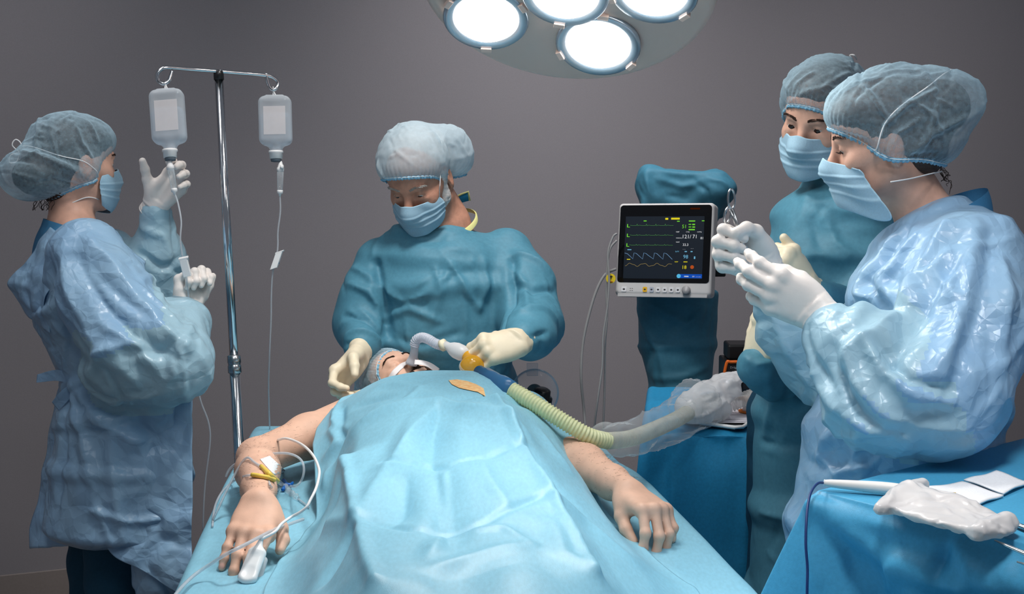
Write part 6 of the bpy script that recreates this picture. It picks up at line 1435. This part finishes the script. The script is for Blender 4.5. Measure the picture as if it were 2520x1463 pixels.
# ------------------------------------------------------------------ instrument table
TAB_Z = 1.0
def instrument_table():
    C0 = PZ(2012, 1204, TAB_Z); dA = unit(PZ(2520, 1066, TAB_Z) - PZ(2030, 1188, TAB_Z)); dB0 = unit(PZ(2500, 1412, TAB_Z) - PZ(2020, 1250, TAB_Z)); dB = unit(dB0 - dA * (dB0 @ dA)); La, Lb = .85, .50
    w = lambda a, b, zz=0: C0 + dA * a + dB * b + A(0, 0, zz)
    t = thing('instrument_table', 'instrument table under a blue drape in the near right corner', 'table', w(La / 2, Lb / 2) * A(1, 1, 0))
    MB().box(w(La / 2, Lb / 2, -.022), A(La / 2 - .03, Lb / 2 - .03, .012), np.stack([dA, dB, UP], 1)).build('table_top', M['steel'], t, smooth=False, bevel=.004)
    for a in (.06, La - .06):
        for b in (.06, Lb - .06): MB().tube([w(a, b) * A(1, 1, 0) + A(0, 0, .005), w(a, b, -.03)], .014, 12).build('leg', M['steel'], t)
    # drape: rings from the middle of the top outwards and down; the corners hang out in cones
    per = []; r = .022
    cs = [(0, 0), (La, 0), (La, Lb), (0, Lb)]; nd = 260
    def perim(s):
        s = s % 1 * 2 * (La + Lb)
        for (a, b), (c, d_), L, o in ((cs[0], cs[1], La, (0, -1)), (cs[1], cs[2], Lb, (1, 0)), (cs[2], cs[3], La, (0, 1)), (cs[3], cs[0], Lb, (-1, 0))):
            if s <= L: k = s / L; return lerp(a, c, k), lerp(b, d_, k), o, min(s, L - s), s, L
            s -= L
        return 0, 0, (0, -1), 0, 0, 1
    G = []; prof = [(1 - k / 16., 0) for k in range(17)]
    tops = [0, .25, .45, .6, .72, .82, .9, .95, .98, 1]; drops = [.004, .012, .03, .055, .085, .12, .16, .2, .25, .3, .36, .42, .48, .54, .6, .66, .72]
    for k in tops:
        G.append([w(lerp(La / 2, perim(i / nd)[0], k), lerp(Lb / 2, perim(i / nd)[1], k), -.003 * k ** 12) for i in range(nd)])
    for dz in drops:
        row = []
        for i in range(nd):
            a, b, o, dc, s, L = perim(i / nd); cx, cy = (a - La / 2) / (La / 2), (b - Lb / 2) / (Lb / 2)
            cor = math.exp(-(dc / .085) ** 2); od = A(*o); cd = A(math.copysign(1, cx), math.copysign(1, cy)) / 1.414; dd = od * (1 - cor) + cd * cor; dd = dd / max(1e-6, np.linalg.norm(dd))
            out = .012 * min(1, dz / .03) + cor * .40 * max(0, dz - .01) ** .93 + (1 - cor) * (.02 * math.sin(s * 26 + .6) + .012 * math.sin(s * 47)) * sstep(0, .18, dz)
            if o == (-1, 0): out += (1 - cor) * (.040 * math.exp(-((dz - .055 - .02 * math.sin(s * 5)) / .030) ** 2) * (.55 + .45 * math.sin(s * 9 + 1)) - .020 * sstep(.07, .16, dz))
            row.append(w(a + dd[0] * out, b + dd[1] * out, -dz))
        G.append(row)
    G = np.array(G); G = np.concatenate([G, G[:, :1]], 1); m, n = G.shape[:2]
    V = G[:, :-1].reshape(-1, 3); n1 = n - 1; Q = np.array([(i * n1 + j, i * n1 + (j + 1) % n1, (i + 1) * n1 + (j + 1) % n1, (i + 1) * n1 + j) for i in range(m - 1) for j in range(n1)])
    if normals(V, Q)[4 * n1 + 30][2] < 0: Q = Q[:, ::-1]
    # finer: one subdivision by the modifier; folds first
    bm = bmesh.new(); vs_ = [bm.verts.new(v) for v in V]
    for f in Q[n1:]: bm.faces.new([vs_[i] for i in f])
    bm.faces.new([vs_[n1 + i] for i in range(n1)]) if False else None
    for v in vs_[:n1]: bm.verts.remove(v)
    bmesh.ops.subdivide_edges(bm, edges=bm.edges[:], cuts=1, use_grid_fill=True); bm.verts.index_update()
    lp = [e for e in bm.edges if len(e.link_faces) == 1 and all((v.co.z > TAB_Z - .01) for v in e.verts)]; bmesh.ops.contextual_create(bm, geom=lp) if lp else None
    bmesh.ops.triangulate(bm, faces=[f for f in bm.faces if len(f.verts) > 4]); bm.verts.index_update(); bmesh.ops.recalc_face_normals(bm, faces=bm.faces[:])
    V = np.array([v.co[:] for v in bm.verts]); Fq = [[v.index for v in f.verts] for f in bm.faces]; bm.free()
    Qx = np.array([f if len(f) == 4 else f + [f[-1]] for f in Fq])
    if normals(V, Qx)[np.argmax(V[:, 2])][2] < 0: Qx = Qx[:, ::-1]; Fq = [f[::-1] for f in Fq]
    V = sculpt(V, Qx, [([(2010, 1250), (2060, 1290), (2180, 1370), (2370, 1450)], .030, .020, 'n'), ([(2010, 1240), (2150, 1290), (2330, 1340), (2480, 1400)], .022, .009, 'n'), ([(2000, 1250), (1998, 1330), (2005, 1440)], .024, .014, 'n'), ([(2335, 1345), (2310, 1390), (2305, 1410)], .022, -.020), ([(2360, 1350), (2400, 1420), (2460, 1450)], .026, .018), ([(2060, 1320), (2090, 1380), (2110, 1440)], .05, -.024), ([(2210, 1400), (2195, 1460)], .03, .020), ([(2100, 1170), (2300, 1130), (2480, 1085)], .03, .003)])
    o = mesh_obj('instrument_drape', V, Fq, M['drape'], None, sub=1, base=w(La / 2, Lb / 2)); o.data.materials[0] = principled('instrument_drape_blue', srgb(74, 160, 200), .5, .4, noise_s=160, noise_a=.06, bump=.14, bump_s=600); tag(o, 'blue drape over the instrument table with its corner hanging in a cone', 'drape')
    T = lambda x, y, zz=.004: PZ(x, y, TAB_Z + zz)
    # diathermy pencil
    a, b, c = T(2028, 1189, .012), T(2290, 1212, .012), T(2352, 1216, .010); ax = b - a; t1 = thing('diathermy_pencil', 'white pencil handle with a yellow tip and dark blue cord on the instrument table', 'surgical instrument', lerp(a, b, .5))
    pr = [(0, .0045), (.02, .0065), (.3, .0085), (.55, .0105), (.75, .0095), (.93, .0055), (1.0, .0030)]; MB().tube([a + ax * u for u, _ in pr], [q for _, q in pr], 20).build('handle', principled('handle_white', srgb(232, 228, 222), .4), t1, sub=1)
    MB().tube([b, c], .0022, 10).build('tip', principled('tip_yellow', srgb(232, 186, 20), .4), t1); MB().tube([a, a + ax * .01], .0055, 16).build('tail_cap', M['white'], t1)
    cp = [a, P(2014, 1190, 2.315), P(2001, 1203, 2.29), P(1991, 1228, 2.255), P(1985, 1275, 2.22), P(1983, 1340, 2.20), P(1987, 1400, 2.19), P(1986, 1463, 2.18), P(1986, 1560, 2.18)]
    MB().tube(catmull(cp, 8), .0022, 8).build('cord', principled('cord_navy', srgb(16, 52, 110), .5), t1)
    # gauze swabs
    gm = principled('gauze', srgb(240, 240, 242), .85, .1, noise_s=300, noise_a=.04, bump=.4, bump_s=500)
    def swab(poly, z0, label):
        q = [T(x, y, z0) for x, y in poly]; G = np.array([[lerp(lerp(q[0], q[1], u), lerp(q[3], q[2], u), v) + A(0, 0, .0012 * math.sin(u * 7 + v * 5)) for v in np.linspace(0, 1, 14)] for u in np.linspace(0, 1, 14)]); o = MB().grid(G).build('gauze_swab', gm, None, base=G[7, 7]); md = o.modifiers.new('thick', 'SOLIDIFY'); md.thickness = .003; md.offset = 1; tag(o, label, 'gauze', 'gauze swabs on the instrument table')
    swab([(2245, 1208), (2368, 1190), (2470, 1222), (2400, 1247)], .003, 'white gauze swab lying partly under the yellow pencil tip'); swab([(2372, 1185), (2452, 1163), (2530, 1190), (2470, 1217)], .005, 'white gauze swab lying further back, clear of the pencil tip')
    # crumpled white pouch with a raised rim
    q = [T(2158, 1248, .01), T(2262, 1202, .01), T(2440, 1268, .01), T(2466, 1330, .01), T(2330, 1342, .01)]
    q = [p + A(-.004, -.030, 0) for p in q]; cen = np.mean(q, 0); S = Sdf(); c4 = lerp(q[0], q[1], .5); c5 = lerp(q[2], q[3], .5); dl = unit((c5 - c4) * A(1, 1, 0)); Rz = np.stack([dl, A(-dl[1], dl[0], 0), UP], 1)
    S.ball(lerp(c4, c5, .5) + A(0, 0, .004), (.110, .058, .015), .02, rot=Rz); S.ball(lerp(c4, c5, .30) + Rz @ A(0, .018, .010), (.055, .030, .013), .03, rot=Rz); S.cone(q[0] + A(0, 0, .004), q[1] + A(0, 0, .014), .008, .010, .03); S.ball(lerp(c4, c5, .62) + Rz @ A(0, -.01, .032), (.060, .030, .014), .02, 's', rot=Rz)
    S.cone(lerp(c5, cen, .12) + Rz @ A(0, -.035, .004), lerp(c5, cen, .12) + Rz @ A(0, .025, .012), .010, .012, .02)
    V, Q = S.mesh(.0042); V = auto_folds(V, Q, 60, lambda p: dl, 8, length=(.03, .10), width=(.004, .010), height=(.002, .005), jit=.5); V = crumple(V, Q, .06, 50, .15, .004, 7, .003, 40., lim=(-.006, .008)); V[:, 2] = np.maximum(V[:, 2], TAB_Z + .002)
    o = mesh_obj('plastic_pouch', V, Q, principled('pouch_white', srgb(236, 232, 230), .28, .5, translucent=.2), None, sub=1, base=cen); tag(o, 'crumpled shiny white plastic pouch lying on the instrument table drape', 'pouch')
    # steel instruments reaching out of the frame
    def forceps(p0, p1, label, gap=.004):
        t_ = thing('forceps', label, 'surgical instrument', lerp(p0, p1, .3)); d = unit(p1 - p0); sd = np.cross(d, UP); e = p0 + d * .20
        for s in (-1, 1):
            MB().tube([p0, p0 + d * .03 + sd * s * .001, p0 + d * .10 + sd * s * gap, e + sd * s * gap * 2], [.0012, .0022, .003, .003], 10).build('shank', M['steel'], t_)
            c = e + sd * s * (gap * 2 + .010) + d * .012; MB().tube([c + d * math.cos(a) * .016 + sd * math.sin(a) * .011 for a in np.linspace(0, 2 * math.pi, 20, endpoint=False)], .0026, 8, closed=True).build('finger_ring', M['steel'], t_)
        MB().lathe([(.0035, -.003), (.0035, .003)], p0 + d * .07, UP, 12).build('pivot', M['steel'], t_)
    forceps(T(2440, 1268, .006), T(2520, 1298, .006), 'steel forceps sticking out behind the white pouch, further from the drape edge'); forceps(T(2448, 1331, .006), T(2520, 1362, .006), 'steel forceps sticking out from the near end of the white pouch', .003)
    forceps(T(2503, 1384, .006), T(2560, 1400, .006), 'steel instrument whose rounded end just shows at the right frame edge', .006)
def scissors():
    t = thing('surgical_scissors', 'slim steel scissors held upright in the gloved fingers', 'scissors', P(1820, 560, 2.82)); D = 2.815
    def half(name, ring, rx, ry, ang, shank):
        c = P(*ring, D); X = unit(P(ring[0] + 1, ring[1], D) - c); Z = UP; ca, sa = math.cos(ang), math.sin(ang); k = D / F_PX
        pts = [c + X * (math.cos(a) * rx * ca - math.sin(a) * ry * sa) * k + Z * (math.cos(a) * rx * sa + math.sin(a) * ry * ca) * k + A(0, math.cos(a) * .004, 0) for a in np.linspace(0, 2 * math.pi, 28, endpoint=False)]
        MB().tube(pts, .0021, 10, closed=True).tube([P(*q, D) for q in shank], [.0026, .0026, .0024, .0016][:len(shank)], 10).build(name, M['steel'], t)
    half('ring_handle', (1800, 490), 9, 24, .05, [(1803, 514), (1818, 560), (1834, 600), (1846, 634)]); half('ring_handle', (1790, 530), 8, 19, -.15, [(1797, 516), (1806, 540), (1822, 585), (1842, 626)])
    MB().lathe([(.0034, -.0035), (.0034, .0035)], P(1824, 580, D), A(0, 1, 0), 12).build('pivot', M['steel'], t)
room(); lights(); surgical_lamp()
if want('table'):
    operating_table(); table_sheet(); DRV, DRQ = patient_drape(); LAY.add(DRV, DRQ); LAY.add_obj(bpy.data.objects['table_sheet'])
if want('patient'):
    BVB, RA_, RB_ = patient(); LAY.b.append(BVB); LAYF.b.append(BVB)
    for o_ in bpy.data.objects:
        if o_.name.split('.')[0] == 'beard': LAY.add_obj(o_); LAYF.add_obj(o_)
if want('iv'): iv_set()
if want('lines'): arm_lines(RA_, ARM_L[2])
if want('breath'): breathing(); clear_dome()
if want('monitor'): monitor(); tower()
if want('cart'): trolley()
if want('inst'): instrument_table()
if want('left'): nurse_left()
if want('surgeon'): surgeon()
if want('back'): nurse_back()
if want('front'): nurse_front()
if want('scissors'): scissors()
